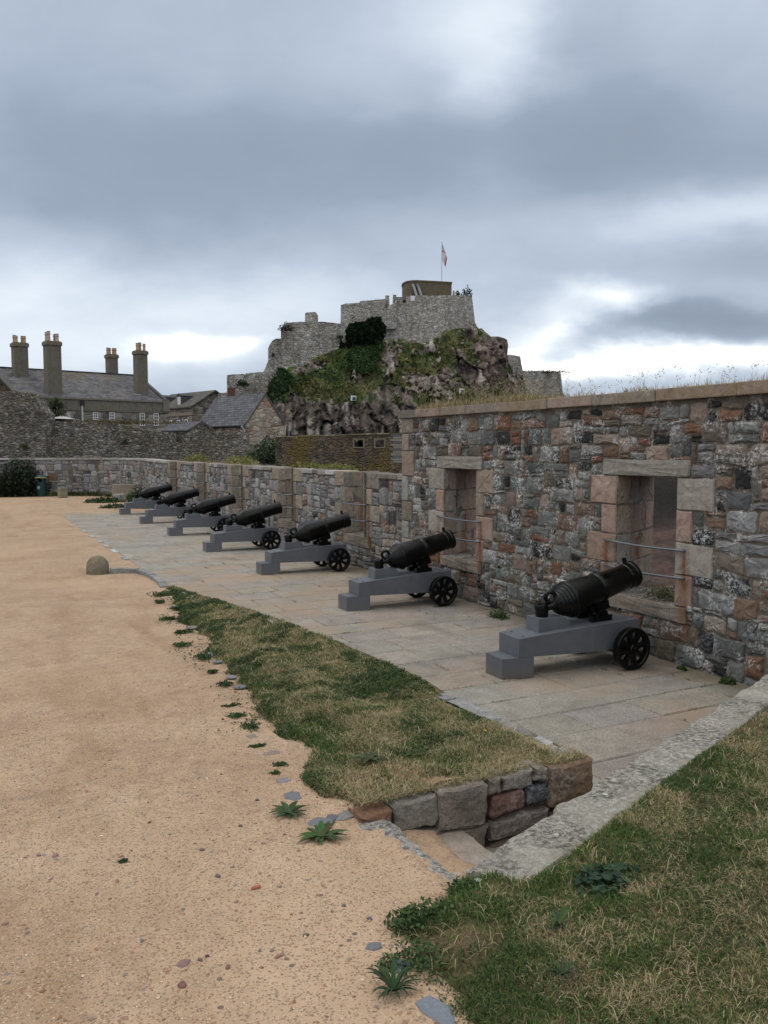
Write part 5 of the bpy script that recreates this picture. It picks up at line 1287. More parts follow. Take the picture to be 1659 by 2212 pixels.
def m_slate2(name, D, kz, tint=(.075, .072, .08), lichen=.6, w=.55, h=.26):
    g = G(name)
    def dotp(v):
        n = g.n.new('ShaderNodeVectorMath'); n.operation = 'DOT_PRODUCT'; g.link(g.co(), n.inputs[0]); n.inputs[1].default_value = v; return n.outputs['Value']
    cb = g.n.new('ShaderNodeCombineXYZ'); g.link(dotp(tuple(D)), cb.inputs[0]); g.link(g.math('MULTIPLY', dotp((0, 0, 1)), kz), cb.inputs[1])
    br = g.n.new('ShaderNodeTexBrick'); g.link(cb.outputs[0], br.inputs['Vector']); br.inputs['Scale'].default_value = 1.0; br.inputs['Mortar Size'].default_value = .018; br.inputs['Bias'].default_value = -.2
    br.inputs['Brick Width'].default_value = w; br.inputs['Row Height'].default_value = h
    br.inputs['Color1'].default_value = (*tint, 1); br.inputs['Color2'].default_value = (*[x*1.8 for x in tint], 1); br.inputs['Mortar'].default_value = (.035, .033, .033, 1)
    c = br.outputs['Color']
    c = g.mix(.7, c, g.ramp(g.noise(1.2, 5, .6), [(.3, .7), (.7, 1.3)]), 'MULTIPLY')
    # lichen catches on the lower edge of each course
    fr = g.math('FRACT', g.math('DIVIDE', g.math('MULTIPLY', dotp((0, 0, 1)), kz), h))
    edge = g.ramp(fr, [(.0, 1), (.28, .75), (.42, 0)])
    l = g.math('MULTIPLY', g.math('MULTIPLY', g.ramp(g.noise(1.6, 5, .7), [(.43, 0), (.56, 1)]), edge), lichen)
    c = g.mix(l, c, (.30, .29, .265))
    y = g.ramp(g.noise(.38, 5, .6), [(.54, 0), (.68, .75)]); c = g.mix(g.math('MULTIPLY', y, lichen), c, (.135, .105, .045))
    g.bump(g.math('ADD', g.math('MULTIPLY', fr, -.6), br.outputs['Fac']), .04, .7)
    return g.done(c, .8, .25)

def traced_wall(name, pts, dl, dr, thick, mat, parent=None, off=(0, 0, 0), x0=None, x1=None, col=(1, 1, 1), rough=.0, seed=0, dirn=None, down=0):
    "wall with the traced outline, standing at forward distance dl..dr, thick metres deep"
    xs = [p[0] for p in pts]; x0 = min(xs) if x0 is None else x0; x1 = max(xs) if x1 is None else x1
    r = random.Random(seed); P = []
    n = len(pts)
    for i in range(n):
        a, b = pts[i], pts[(i+1) % n]
        k = max(1, int(math.dist(a, b)/4)) if rough else 1
        for j in range(k):
            t = j/k; x, y = a[0]+(b[0]-a[0])*t, a[1]+(b[1]-a[1])*t
            if j: x += r.uniform(-rough, rough)*.5; y += r.uniform(-rough, rough)
            P.append(at(x, y, dl+(dr-dl)*(x-x0)/max(1e-6, x1-x0)))
    m = MB(); m.prism(P, (dirn or FW)*thick, col)
    return m.build(name, mat, parent, off, fixn=True)

def z1(x, y): return (x/3.979, 685.8+y/3.979)
# upper rubble wall on the left, in two heights
o = traced_wall('rubble_wall', [(-60, 842), (-12, 845), (0, 846.6), (22, 845.5), (54, 848), (60, 856.5), (75, 859), (85, 877), (100, 894), (101, 1100), (-60, 1100)], 57, 59.5, 1.6, M_RUB, rough=1.2, seed=1)
tag(o, 'highest grey rubble wall at the left, standing over the far curved wall', 'wall')
o = traced_wall('rubble_wall', [(101, 908), (120, 911), (150, 912), (185, 912.5), (225, 913.5), (250, 914.5), (275, 919), (302, 927), (330, 932), (352, 933), (368, 934), (374, 938), (374, 1100), (101, 1100)], 60.5, 63.5, 1.6, M_RUB, rough=.8, seed=2)
tag(o, 'long grey rubble wall below the slate roofed barracks', 'wall')
def z2_(x, y): return (329.2+x*.23148, 685.8+y*.23148)
o = traced_wall('rubble_wall', [z2_(185, 1075), z2_(190, 1165), z2_(310, 1172), z2_(313, 1070), z2_(345, 1068), z2_(347, 1160), z2_(430, 1165), z2_(432, 1066), z2_(700, 1062), z2_(878, 1068), z2_(882, 1180), z2_(1000, 1190), z2_(1170, 1185), z2_(1172, 1500), z2_(180, 1500)], 61, 58, 1.2, M_RUB, rough=.5, seed=3)
tag(o, 'grey rubble wall with two low gaps in front of the slate roofed store', 'wall')
def z3_(x, y): return (576.0+x*.19842, 850.3+y*.19842)
bw = empty('brown_wall', tuple(at(720, 1000, 46))); off = tuple(at(720, 1000, 46)); tag(bw, 'mossy brown wall of thin stones with two square loopholes', 'wall')
# built as strips so the loopholes are real openings
dl, dr = 50, 43
def bwd(x): return dl+(dr-dl)*(x-596)/(900-596)
def bpt(x, y): return at(x, y, bwd(x))
def top(x): return 943.4+(936-943.4)*(x-612)/(866-612)
ev = [595, 765.5, 784.5, 811, 830, 905]; ty0, ty1 = 949.5, 965.5
m = MB()
def strip(xa, xb, ya, yb):
    P = [bpt(xa, ya(xa)), bpt(xb, ya(xb)), bpt(xb, yb(xb)), bpt(xa, yb(xa))]; m.prism(P, FW*.9)
for i in range(5):
    xa, xb = ev[i], ev[i+1]
    if i in (1, 3):
        strip(xa, xb, top, lambda x: ty0); strip(xa, xb, lambda x: ty1, lambda x: 1120)
    else: strip(xa, xb, top, lambda x: 1120)
m.build('masonry', M_BRN, bw, off, fixn=True)
m = MB(); n = 24
for i in range(n):
    xa, xb = 595+310*i/n, 595+310*(i+1)/n-.3
    P = [bpt(xa, top(xa)-1.4+.5*math.sin(i*7)), bpt(xb, top(xb)-1.4+.5*math.sin(i*7)), bpt(xb, top(xb)+.6), bpt(xa, top(xa)+.6)]; m.prism([p-FW*.06 for p in P], FW*1.05, pick([((.24, .20, .10), 2), ((.32, .30, .24), 1), ((.18, .14, .06), 1)], rng))
m.build('coping', M_BAND, bw, off, fixn=True)
m = MB()
for (xa, xb) in ((765.5, 784.5), (811, 830)):
    for (a, b, c, d) in ((xa-3, xa, ty0-1, ty1+1.5), (xb, xb+3, ty0-1, ty1+1.5), (xa-3, xb+3, ty1, ty1+2.4), (xa-3, xb+3, ty0-2.4, ty0)):
        m.prism([p-FW*.03 for p in (bpt(a, c), bpt(b, c), bpt(b, d), bpt(a, d))], FW*.3, (.20, .17, .125))
m.build('loophole_frame', M_BAND, bw, off, fixn=True)
m = MB()
for k in range(12):
    y0 = 938+k*5.2; w = 17 if k % 2 else 22
    m.prism([p-FW*.03 for p in (bpt(866-w, y0), bpt(880, y0), bpt(880, y0+4.4), bpt(866-w, y0+4.4))], FW*.2, (.25, .22, .18) if k % 3 else (.12, .12, .125))
m.build('quoins', M_BAND, bw, off, fixn=True)
q = at(588, 962, 56); leaf_clump('creeper', (q.x, q.y, q.z-1.2), (1.6, .8, 2.0), 1500, .16, DKG, 170, 'dark creeper at the dark doorway between the store gable and the brown wall', 'plant')
q = at(548, 985, 57); leaf_clump('creeper', (q.x, q.y, q.z-.2), (.8, .5, .6), 300, .14, MDG, 171, 'small green creeper on the rubble wall below the store gable', 'plant')

# ================================================================== buildings
class Fac:
    def __init__(s, C, D):
        s.C = Vector(C); s.D = Vector(D).normalized(); s.N = Vector((s.D.y, -s.D.x, 0))
        if s.N.dot(-FW) < 0: s.N = -s.N
    def p(s, l, z, o=0): 
        q = s.C+s.D*l+s.N*o; return Vector((q.x, q.y, z))
    def lz(s, x, y):
        r = ray(x, y); t = (s.C-EYEP).dot(s.N)/r.dot(s.N); q = EYEP+r*t; return (q-s.C).dot(s.D), q.z
    def quad(s, mb, l0, l1, z0, z1, o0, o1, col=(1, 1, 1)):
        mb.hexa([s.p(l0, z0, o0), s.p(l1, z0, o0), s.p(l1, z0, o1), s.p(l0, z0, o1), s.p(l0, z1, o0), s.p(l1, z1, o0), s.p(l1, z1, o1), s.p(l0, z1, o1)], col)
def window(F, x0, y0, x1, y1, root, off, nx=2, ny=3):
    xm, ym = (x0+x1)/2, (y0+y1)/2
    l0, _ = F.lz(x0, ym); l1, _ = F.lz(x1, ym); _, za = F.lz(xm, y1); _, zb = F.lz(xm, y0)
    if l0 > l1: l0, l1 = l1, l0
    w = MB(); f = (l1-l0)*.16
    F.quad(w, l0, l0+f, za, zb, -.02, .05); F.quad(w, l1-f, l1, za, zb, -.02, .05); F.quad(w, l0+f, l1-f, za, za+f*.9, -.02, .05); F.quad(w, l0+f, l1-f, zb-f*.9, zb, -.02, .05)
    for i in range(1, nx): c = l0+f+(l1-l0-2*f)*i/nx; F.quad(w, c-.025, c+.025, za+f*.9, zb-f*.9, -.02, .035)
    for j in range(1, ny): c = za+(zb-za)*j/ny; F.quad(w, l0+f, l1-f, c-.03, c+.03, -.02, .03)
    o = w.build('window', M_WHITE, root, off, fixn=True)
    g = MB(); F.quad(g, l0+f, l1-f, za+f*.9, zb-f*.9, -.03, .012); g.build('pane', M_GLASS, o, (0, 0, 0), fixn=True)
    # child offset: the window mesh is already in root space
    for v in o.children[0].data.vertices: v.co = v.co-Vector(off)
    return o

# ---- barracks with four chimneys
az = YAW+R_(50); D1 = Vector((math.sin(az), math.cos(az), 0)); C1 = at(362, 868, 75)
F = Fac((C1.x, C1.y, 0), D1); BK = -F.N
bar = empty('barracks', tuple(F.p(-12, 0, -5))); OB = tuple(F.p(-12, 0, -5)); tag(bar, 'long stone barracks with a lichened slate roof and four tall chimneys', 'building')
ZE = C1.z; LEN = 27; DEP = 12.6; ZR = 9.62
m = MB(); F.quad(m, -LEN, 0, -3.6, ZE-.9, -DEP, 0); 
m.prism([F.p(-.001, ZE-.9, 0), F.p(-.001, ZE-.9, -DEP), F.p(-.001, ZE+.0, -DEP), F.p(-.001, ZR-.25, -DEP/2), F.p(-.001, ZE, 0)], -D1*.6); m.build('wall', M_BAR, bar, OB, fixn=True)
m = MB(); 
for i in range(18): F.quad(m, -LEN+LEN*i/18+.01, -LEN+LEN*(i+1)/18-.01, ZE-.88, ZE-.10, -.5, .06, pick([((.175, .155, .125), 1), ((.155, .14, .115), 1)], rng, .06))
F.quad(m, -LEN, .10, ZE-.10, ZE+.05, -.5, .16, (.20, .18, .15)); F.quad(m, -LEN, .05, ZE-1.0, ZE-.90, -.3, .10, (.19, .17, .14)); F.quad(m, -.5, .12, ZE-.88, ZE+.12, -1.1, .18, (.185, .165, .135)); m.build('eaves_band', M_BAND, bar, OB, fixn=True)
kz = math.hypot(ZR-ZE, DEP/2)/(ZR-ZE)
m = MB()
for sg in (0, 1):
    o0, o1 = (-.02, -DEP/2) if not sg else (-DEP+.02, -DEP/2)
    P = [F.p(-LEN, ZE+.06, o0), F.p(-.25, ZE+.06, o0), F.p(-.25, ZR, o1), F.p(-LEN, ZR, o1)]
    m.prism(P, (0, 0, -.16))
m.build('roof', m_slate2('barracks_slate', D1, kz, (.062, .060, .068), .75, .6, .30), bar, OB, fixn=True)
m = MB(); F.quad(m, -LEN, -.3, ZR-.06, ZR+.07, -DEP/2-.14, -DEP/2+.14, (.045, .045, .05)); 
m.hexa([F.p(-.3, ZE+.0, .0), F.p(.0, ZE+.0, .0), F.p(.0, ZR+.02, -DEP/2), F.p(-.3, ZR+.02, -DEP/2), F.p(-.3, ZE+.20, .0), F.p(.0, ZE+.2, .0), F.p(.0, ZR+.20, -DEP/2), F.p(-.3, ZR+.20, -DEP/2)], (.10, .09, .08)); m.build('ridge', M_BAND, bar, OB, fixn=True)
def chimney(root, OB, x0, x1, yt, yb, d, npots, seed, poth, ex=0):
    "rectangular stack set square to the house, traced edges x0..x1"
    r = random.Random(seed); c = at((x0+x1)/2, yb, d); zt = at((x0+x1)/2, yt, d).z; wpx = (x1-x0)/FPX*d
    w = wpx/(abs(D1.dot(RT))+abs(BK.dot(RT))*.9); dp = w*.9; m = MB(); zb = c.z-1.5
    rot = Matrix(((D1.x, BK.x, 0), (D1.y, BK.y, 0), (0, 0, 1)))
    m.box((c.x, c.y, (zb+zt-.35)/2), (w, dp, zt-.35-zb), rot, (.155, .14, .115)); m.box((c.x, c.y, zt-.20), (w+.16, dp+.16, .30), rot, (.17, .15, .11), bev=.03); m.box((c.x, c.y, zt-.03), (w+.02, dp+.02, .08), rot, (.15, .125, .06))
    o = m.build('chimney', M_RENDER, root, OB)
    pots = [(-.3, -.25), (.3, -.25), (-.3, .25), (.3, .25), (0, 0)][:npots] if npots != 3 else [(-.3, -.1), (.05, .15), (.35, -.1)]
    for (a, b) in pots:
        pm = MB(); h = poth*r.uniform(.85, 1.1); q = c+D1*(a*w)+BK*(b*dp); pc_ = r.choice([(.42, .32, .25), (.36, .22, .16), (.46, .39, .32), (.38, .27, .17)])
        pm.lathe([(0, .15), (.1, .14), (h*.62, .12), (h*.66, .155), (h*.78, .155), (h*.8, .125), (h*.94, .125), (h*.95, .15), (h, .15), (h, .09), (h*.5, .08)], (q.x, q.y, zt-.02), (0, 0, 1), 14, pc_)
        po = pm.build('chimney_pot', M_POT, o, OB, smooth=True, angle=35)
for a in [(25, 62, 741, 793, 71.5, 4, 1, .65), (95, 134.5, 738, 826, 69.5, 4, 2, .75), (228, 255.5, 766, 806, 79, 4, 3, .65), (288.5, 320, 758, 832, 75.5, 3, 4, .75)]: chimney(bar, OB, *a)
for (xa, ya, xb, yb, ny) in [(575, 812, 602, 862, 3), (797, 815, 842, 880, 3), (938, 815, 984, 890, 3), (1199, 820, 1243, 932, 4), (1320, 822, 1362, 930, 4)]:
    p, q = z1(xa, ya), z1(xb, yb); window(F, p[0], p[1], q[0], q[1], bar, OB, 2, ny)
l, za = F.lz(*z1(706, 890)); _, zb = F.lz(*z1(706, 745)); m = MB(); m.tube([F.p(l, za-1, .10), F.p(l, zb, .10)], .075, 8, (.5, .5, .49)); m.box(F.p(l, zb+.12, .12), (.34, .3, .4), col=(.035, .035, .04)); m.build('downpipe', M_POT, bar, OB)

# ---- dormered house beyond
d0 = 118; C2 = at(415, 876, d0); az = YAW-R_(42); Da = Vector((math.sin(az), math.cos(az), 0)); Db = Vector((Da.y, -Da.x, 0))
F2 = Fac((C2.x, C2.y, 0), Da); F2.N = -Db
hs = empty('dormer_house', (C2.x, C2.y, 0)); OH = (C2.x, C2.y, 0); tag(hs, 'dark gabled stone house with two dormer windows and pale window strips', 'building')
W2, L2_ = 7.4, 13; ze, zr_ = C2.z, at(460, 843, d0+2).z
def H2(a, b, z): q = C2+Da*a+Db*b; return Vector((q.x, q.y, z))
m = MB(); m.prism([H2(0, 0, -3.6), H2(0, W2, -3.6), H2(0, W2, ze), H2(0, W2/2, zr_-.1), H2(0, 0, ze)], Da*L2_); m.build('wall', M_BAR, hs, OH, fixn=True)
m = MB(); k2 = math.hypot(zr_-ze, W2/2)/(zr_-ze)
for s in (0, 1):
    b0 = -.3 if not s else W2+.3; m.prism([H2(-.25, b0, ze-.12), H2(L2_+.2, b0, ze-.12), H2(L2_+.2, W2/2, zr_+.08), H2(-.25, W2/2, zr_+.08)], (0, 0, -.18))
m.build('roof', m_slate2('house_slate', Da, k2, (.07, .062, .055), .3), hs, OH, fixn=True)
m = MB(); m.hexa([H2(-.06, -.12, ze-1.35), H2(L2_, -.12, ze-1.35), H2(L2_, .1, ze-1.35), H2(-.06, .1, ze-1.35), H2(-.06, -.12, ze-.95), H2(L2_, -.12, ze-.95), H2(L2_, .1, ze-.95), H2(-.06, .1, ze-.95)], (.24, .20, .155))
for k in range(9): 
    e = .75 if k % 2 else .45; z0 = ze-1.9-k*.52
    m.hexa([H2(a, b, z) for z in (z0, z0+.46) for a, b in ((-.05, -.05), (e, -.05), (e, .1), (-.05, .1))], (.24, .205, .165)); m.hexa([H2(a, b, z) for z in (z0, z0+.46) for a, b in ((-.05, -.04), (.1, -.04), (.1, 1.2-e), (-.05, 1.2-e))], (.23, .20, .16))
m.build('stone_trim', M_BAND, hs, OH, fixn=True)
for a in (4.6, 9.8):
    m = MB(); zd = ze+.35; m.hexa([H2(a-.6, .5, zd-.5), H2(a+.6, .5, zd-.5), H2(a+.6, 3.2, zd-.5), H2(a-.6, 3.2, zd-.5), H2(a-.6, .5, zd+1.25), H2(a+.6, .5, zd+1.25), H2(a+.6, 3.4, zd+1.25), H2(a-.6, 3.4, zd+1.25)], (.075, .075, .085)); m.prism([H2(a-.7, .35, zd+1.25), H2(a+.7, .35, zd+1.25), H2(a, .35, zd+1.6)], Db*3.2, (.075, .075, .085)); o = m.build('dormer', M_BAND, hs, OH, fixn=True)
    m = MB(); m.hexa([H2(x, y, z) for z in (zd-.1, zd+1.1) for x, y in ((a-.42, .44), (a+.42, .44), (a+.42, .52), (a-.42, .52))]); m.build('window', M_WHITE, o, OH, fixn=True)
for a in (1.6, 3.9, 6.3, 8.6, 11): 
    m = MB(); m.hexa([H2(x, y, z) for z in (ze-3.6, ze-1.9) for x, y in ((a-.45, -.07), (a+.45, -.07), (a+.45, .1), (a-.45, .1))], (1, 1, 1)); o = m.build('window', M_WHITE, hs, OH, fixn=True)
    m = MB(); m.hexa([H2(x, y, z) for z in (ze-3.5, ze-2.0) for x, y in ((a-.22, -.09), (a+.33, -.09), (a+.33, .1), (a-.22, .1))]); m.build('pane', M_GLASS, o, OH, fixn=True)

# ---- store with the big slate roof, and the shed in front of it
def gabled(name, corner, d, azd, W, L, ze, zr_, wallm, tint, label, zb=-3.6, over=.15, vergec=(.10, .09, .08)):
    C = at(*corner, d); az = YAW+R_(azd); Da = Vector((math.sin(az), math.cos(az), 0)); Db = Vector((Da.y, -Da.x, 0))
    root = empty(name, (C.x, C.y, 0)); O = (C.x, C.y, 0); tag(root, label, 'building')
    def H(a, b, z): q = C+Da*a+Db*b; return Vector((q.x, q.y, z))
    m = MB(); m.prism([H(0, 0, zb), H(0, W, zb), H(0, W, ze), H(0, W/2, zr_), H(0, 0, ze)], Da*L); m.build('wall', wallm, root, O, fixn=True)
    kk = math.hypot(zr_-ze, W/2)/(zr_-ze); m = MB(); sl = (zr_-ze)/(W/2)
    for s in (0, 1):
        b0 = -over if not s else W+over; m.prism([H(.10, b0, ze-over*sl+.05), H(L+.1, b0, ze-over*sl+.05), H(L+.1, W/2, zr_+.05), H(.10, W/2, zr_+.05)], (0, 0, .10))
    m.build('roof', m_slate2(name+'_slate', Da, kk, tint, .12, .5, .24), root, O, fixn=True)
    m = MB()
    for s in (0, 1):
        b0 = 0 if not s else W; e = Vector((0, 0, .20)); P = [H(-.06, b0, ze-.02), H(.16, b0, ze-.02), H(.16, W/2, zr_+.0), H(-.06, W/2, zr_+.0)]; m.hexa(P+[p+e for p in P], vergec)
    m.build('verge', M_BAND, root, O, fixn=True)
    return root, O, H
ze, zr3 = at(530.6, 918.4, 65).z, 6.9
st, O3, H3 = gabled('slate_store', (530.6, 918.4), 65, -43, 3.75, 7.2, ze, zr3, M_PINKG, (.078, .081, .094), 'stone store with a smooth blue grey slate roof and a pinkish gable')
m = MB(); m.tube([H3(.4, -.22, ze-.05), H3(7, -.22, ze-.05)], .06, 6, (.05, .05, .05)); m.build('gutter', M_POT, st, O3)
m = MB(); m.tube([H3(.3, -.22, ze-.08), H3(.1, -.05, ze-.35), H3(-.06, -.02, ze-1.4)], .045, 6, (.45, .44, .42)); m.tube([H3(-.05, 3.8, ze+.1), H3(-.08, 3.72, ze-.4), H3(-.08, 3.72, ze-1.6)], .045, 6, (.45, .44, .42)); m.build('downpipe', M_POT, st, O3)
C = at(411, 930, 63); gabled('lean_shed', (411, 931), 63, -43, 2.0, 4.2, C.z, at(429, 914, 63.5).z, M_RUB, (.072, .076, .088), 'low shed with a small slate gable roof in front of the big slate roof')

gh = empty('gable_cottage', tuple(at(0, 860, 61))); tag(gh, 'mossy gable end of a cottage cut off by the left edge of the photo', 'building')
traced_wall('gable', [(-70, 742), (24, 845), (24, 900), (-70, 900)], 60.5, 60.5, .5, M_BRN, gh, tuple(gh.location))
traced_wall('verge', [(-70, 738), (26, 843), (26, 847), (-70, 744)], 60.3, 60.3, .6, M_BAND, gh, tuple(gh.location), col=(.13, .12, .10))
# ---- cabbage palm and parasols on the upper terrace
q = at(121, 889, 63.4); palm = empty('cabbage_palm', tuple(q)); tag(palm, 'spiky cabbage palm standing against the barracks wall', 'palm')
m = MB(); m.tube([(0, 0, -2.2), (.03, 0, -1), (0, .02, .15)], [.12, .10, .09], 8, (.11, .085, .06)); m.build('trunk', M_LEAF, palm)
r_ = np.random.default_rng(6); n = 420; dd = r_.normal(size=(n, 3)); dd[:, 2] = dd[:, 2]*.9+.35; dd /= np.linalg.norm(dd, axis=1)[:, None]; m = MB()
for v in dd:
    v = Vector(v); L = r_.uniform(1.0, 1.55); s = v.cross(UPZ); s = s.normalized()*.034 if s.length > .01 else Vector((.034, 0, 0)); c = tuple(np.array([(.04, .07, .028), (.06, .085, .035), (.08, .10, .05), (.12, .12, .07)][r_.integers(0, 4)]))
    p0, p1, p2 = Vector((0, 0, .1)), v*L*.6+Vector((0, 0, .1)), v*L+Vector((0, 0, -.22*L+.1)); m.add([p0-s*.5, p0+s*.5, p1-s, p1+s, p2], [(0, 1, 3, 2), (2, 3, 4)], c)
m.build('leaves', M_LEAF, palm)
for i, (x, y, w, lb) in enumerate([(133, 905, .95, 'white parasol top showing to the right of the cabbage palm'), (119, 909, .8, 'lower white parasol top showing below the cabbage palm')]):
    q = at(x, y, 63.0+i*.3); root = empty('parasol', tuple(q)); tag(root, lb, 'parasol', 'parasols on the terrace')
    m = MB(); n = 8; vs = [(0, 0, .28)]+[(w*math.cos(2*math.pi*k/n), w*math.sin(2*math.pi*k/n), 0) for k in range(n)]; m.add(vs, [(0, k+1, (k+1) % n+1) for k in range(n)], (.66, .67, .66)); m.build('canopy', M_WHITE, root)
    m = MB(); m.tube([(0, 0, -2.4), (0, 0, .27)], .03, 8, (.5, .5, .5)); m.build('pole', M_POT, root)
for i, (x, y, d, rr, n, lb) in enumerate([(248, 912, 63, (5.5, .6, .35), 1500, None), (50, 852, 59, (1.2, .5, .25), 200, None)]):
    q = at(x, y, d); o = leaf_clump('wall_top_grass', (q.x, q.y, q.z-.12), rr, n, .11, [(.10, .085, .035), (.075, .075, .03), (.14, .105, .045)], 180+i, None, None); tag(o, 'dry growth along the top of the grey rubble walls', None, None, 'stuff'); o.rotation_euler = (0, 0, -YAW)
q = at(272, 958, 62); leaf_clump('wall_tuft', (q.x, q.y, q.z), (.35, .3, .4), 150, .10, DKG, 185, 'green tuft rooted in the long grey rubble wall', 'plant')
q = at(53, 965, 58.5); leaf_clump('wall_tuft', (q.x, q.y, q.z-.1), (.35, .3, .4), 150, .10, [(.12, .10, .03), (.07, .07, .03)], 186, 'brown tuft rooted in the highest rubble wall', 'plant')

# ================================================================== castle rock
def A_(x, y): return (713.2+x*.31415, 493.7+y*.31415)
def B_(x, y): return (466.3+x*.23148, 504.7+y*.23148)
top_pts = [(540, 905, 101), (575, 858, 104), (588, 822, 107), (600, 800, 108), (615, 792, 109), (652, 792, 110), (668, 780, 111), (698, 765, 112), (735, 752, 113), (760, 738, 114), (800, 732, 115), (833, 731, 115.5), (880, 732, 115.5),
           (902, 736, 115), (927, 739, 114.5), (952, 721, 115), (980, 710, 115.5), (1012, 707, 116), (1030, 705, 116), (1040, 716, 115), (1052, 722, 113), (1060, 727, 111), (1075, 726.5, 110), (1088, 730, 110), (1095.5, 734, 110.5), (1098, 746, 111.5), (1094, 762, 112.5), (1099, 778, 113.5), (1118, 800, 114), (1130, 812, 114), (1137, 850, 114), (1146, 900, 116)]
tx = np.array([p[0] for p in top_pts], float); ty = np.array([p[1] for p in top_pts], float); td = np.array([p[2] for p in top_pts], float)
NS, NT = 300, 190
# columns follow arc length of the crest so the right-hand cliff keeps its outline
al = np.concatenate([[0], np.cumsum(np.hypot(np.diff(tx), np.diff(ty)))]); s = np.linspace(0, al[-1], NS)
cx_, cy_, cd_ = np.interp(s, al, tx), np.interp(s, al, ty), np.interp(s, al, td)
bx_ = np.interp(s, [0, al[-1]*.12, al[-1]*.85, al[-1]], [520, 580, 1105, 1165]); by_ = np.full(NS, 1010.0); bd_ = np.interp(s, [0, al[-1]*.15, al[-1]*.6, al[-1]], [98, 92, 92, 104])
T = np.linspace(0, 1, NT)[:, None]
XD = bx_+(cx_-bx_)*T**.85; YD = by_+(cy_-by_)*T; gq = np.where(T < .33, T*.55, .1815+(T-.33)*1.2216); DD = bd_+(cd_-bd_)*gq
def rockmask(X, Y):
    n1 = fbm(X*.045, Y*.045, 201, 4)-.5; n2 = fbm(X*.12, Y*.12, 203, 4)-.5
    m_ = sstep(846, 880, Y+n1*70+n2*30)*.98
    for (x, y, rx, ry) in [(839, 782, 17, 34), (917, 824, 38, 20), (1062, 765, 42, 46), (1040, 815, 42, 34), (962, 822, 18, 30), (683, 787, 32, 10), (650, 800, 20, 8), (767, 815, 12, 18), (1000, 790, 20, 30), (1015, 720, 16, 16), (890, 735, 30, 8), (870, 850, 16, 14), (1115, 830, 30, 45), (930, 752, 12, 10), (600, 795, 20, 6), (825, 850, 20, 20)]:
        m_ = np.maximum(m_, sstep(1.15, .7, np.hypot((X-x)/rx, (Y-y)/ry)+n2*1.3+n1*.8))
    return m_
RM = np.maximum(rockmask(XD, YD), .9*sstep(.585, .64, fbm(XD*.075, YD*.095, 291, 4))*sstep(790, 870, XD))
lat = (XD-829)/FPX*DD; hz = (969-YD)/FPX*DD
rid = 1-np.abs(2*fbm(lat*.85+hz*.16, hz*.20, 210, 5)-1); rid2 = 1-np.abs(2*fbm(lat*1.3-hz*.3, hz*.8+lat*.2, 214, 5)-1)
def facets(a, b, seed):
    ia, ib = np.floor(a), np.floor(b); best = np.full(a.shape, 9.0); val = np.zeros(a.shape)
    for di in (-1, 0, 1):
        for dj in (-1, 0, 1):
            ca, cb = ia+di, ib+dj; px = ca+.1+.8*_h(ca, cb, seed); py = cb+.1+.8*_h(ca, cb, seed+1); d = (a-px)**2+(b-py)**2
            v = _h(ca, cb, seed+2)+(a-px)*(_h(ca, cb, seed+3)-.5)*1.8+(b-py)*(_h(ca, cb, seed+4)-.5)*1.8
            m_ = d < best; best = np.where(m_, d, best); val = np.where(m_, v, val)
    return val
wl = lat+2.0*(fbm(lat*.4, hz*.4, 261)-.5); wz = hz+2.0*(fbm(lat*.4, hz*.4, 262)-.5)
fc1 = facets(wl*.42+wz*.10, wz*.20-wl*.06, 263); fc2 = facets(wl*.95+wz*.25, wz*.45-wl*.12, 271); fc3 = facets(wl*2.1+wz*.5, wz*1.1-wl*.3, 281)
soft = fbm(lat*.25, hz*.25, 218, 4)-.5; fine = fbm(lat*1.6, hz*1.6, 222, 4)-.5
edge = sstep(0, .06, 1-T)*sstep(0, .03, np.minimum(s, s[-1]-s)/s[-1])
DD2 = DD-(RM*(1.7*(fc1-.5)+.95*(fc2-.5)+.5*(fc3-.5)+.4*(rid2-.55))+soft*1.8+fine*(.35+.3*RM))*(.15+.85*edge)
YD2 = YD-(RM*((fc2-.5)*5.0+(fc3-.5)*3+fine*3)+fine*2)*edge
V = np.zeros((NT, NS, 3))
ux = (XD-829.5)/FPX; uy = (1106-YD2)/FPX
fwv, rtv, upv = np.array(_fw), np.array(RT), np.array(_up)
rays = fwv+ux[..., None]*rtv+uy[..., None]*upv; fdot = rays@np.array(FW); V = np.array(EYEP)+rays*(DD2/fdot)[..., None]
# plateau and back slope so the rock is a closed hill
back = [V[-1]+np.array(FW)*6+np.array([0, 0, -.4]), V[-1]+np.array(FW)*24+np.array([0, 0, -1.5]), (V[-1]*np.array([1, 1, 0])+np.array(FW)*44+np.array([0, 0, -3.8]))]
VA = np.concatenate([V, np.stack(back)], 0); NTT = NT+3
sl = np.clip(RM, 0, 1)
n1 = fbm(XD*.03, YD*.03, 231, 4); n2 = fbm(XD*.10, YD*.10, 233, 4); n3 = fbm(XD*.3, YD*.3, 235, 3)
gA, gB, gC = np.array([.050, .074, .020]), np.array([.085, .080, .030]), np.array([.028, .048, .016])
grass = gA+(gB-gA)*sstep(.42, .62, n1)[..., None]; grass = grass+(gC-grass)*sstep(.50, .62, n2)[..., None]*.8; grass = grass*(.6+.8*n3)[..., None]
rA, rB, rC, rD = np.array([.115, .098, .085]), np.array([.29, .26, .23]), np.array([.040, .036, .034]), np.array([.155, .118, .10])
rn = fbm(lat*2.8+hz*.6, hz*.55, 241, 5); rn2 = fbm(lat*.5, hz*.5, 243, 4); rock = rA+(rB-rA)*(sstep(.46, .66, rn*.6+fc2*.4))[..., None]; rock = rock+(rC-rock)*sstep(.52, .40, rn)[..., None]*sstep(.3, .6, rid)[..., None]*.0+0
rock = rock+(rD-rock)*(sstep(.48, .6, rn2)*.7)[..., None]
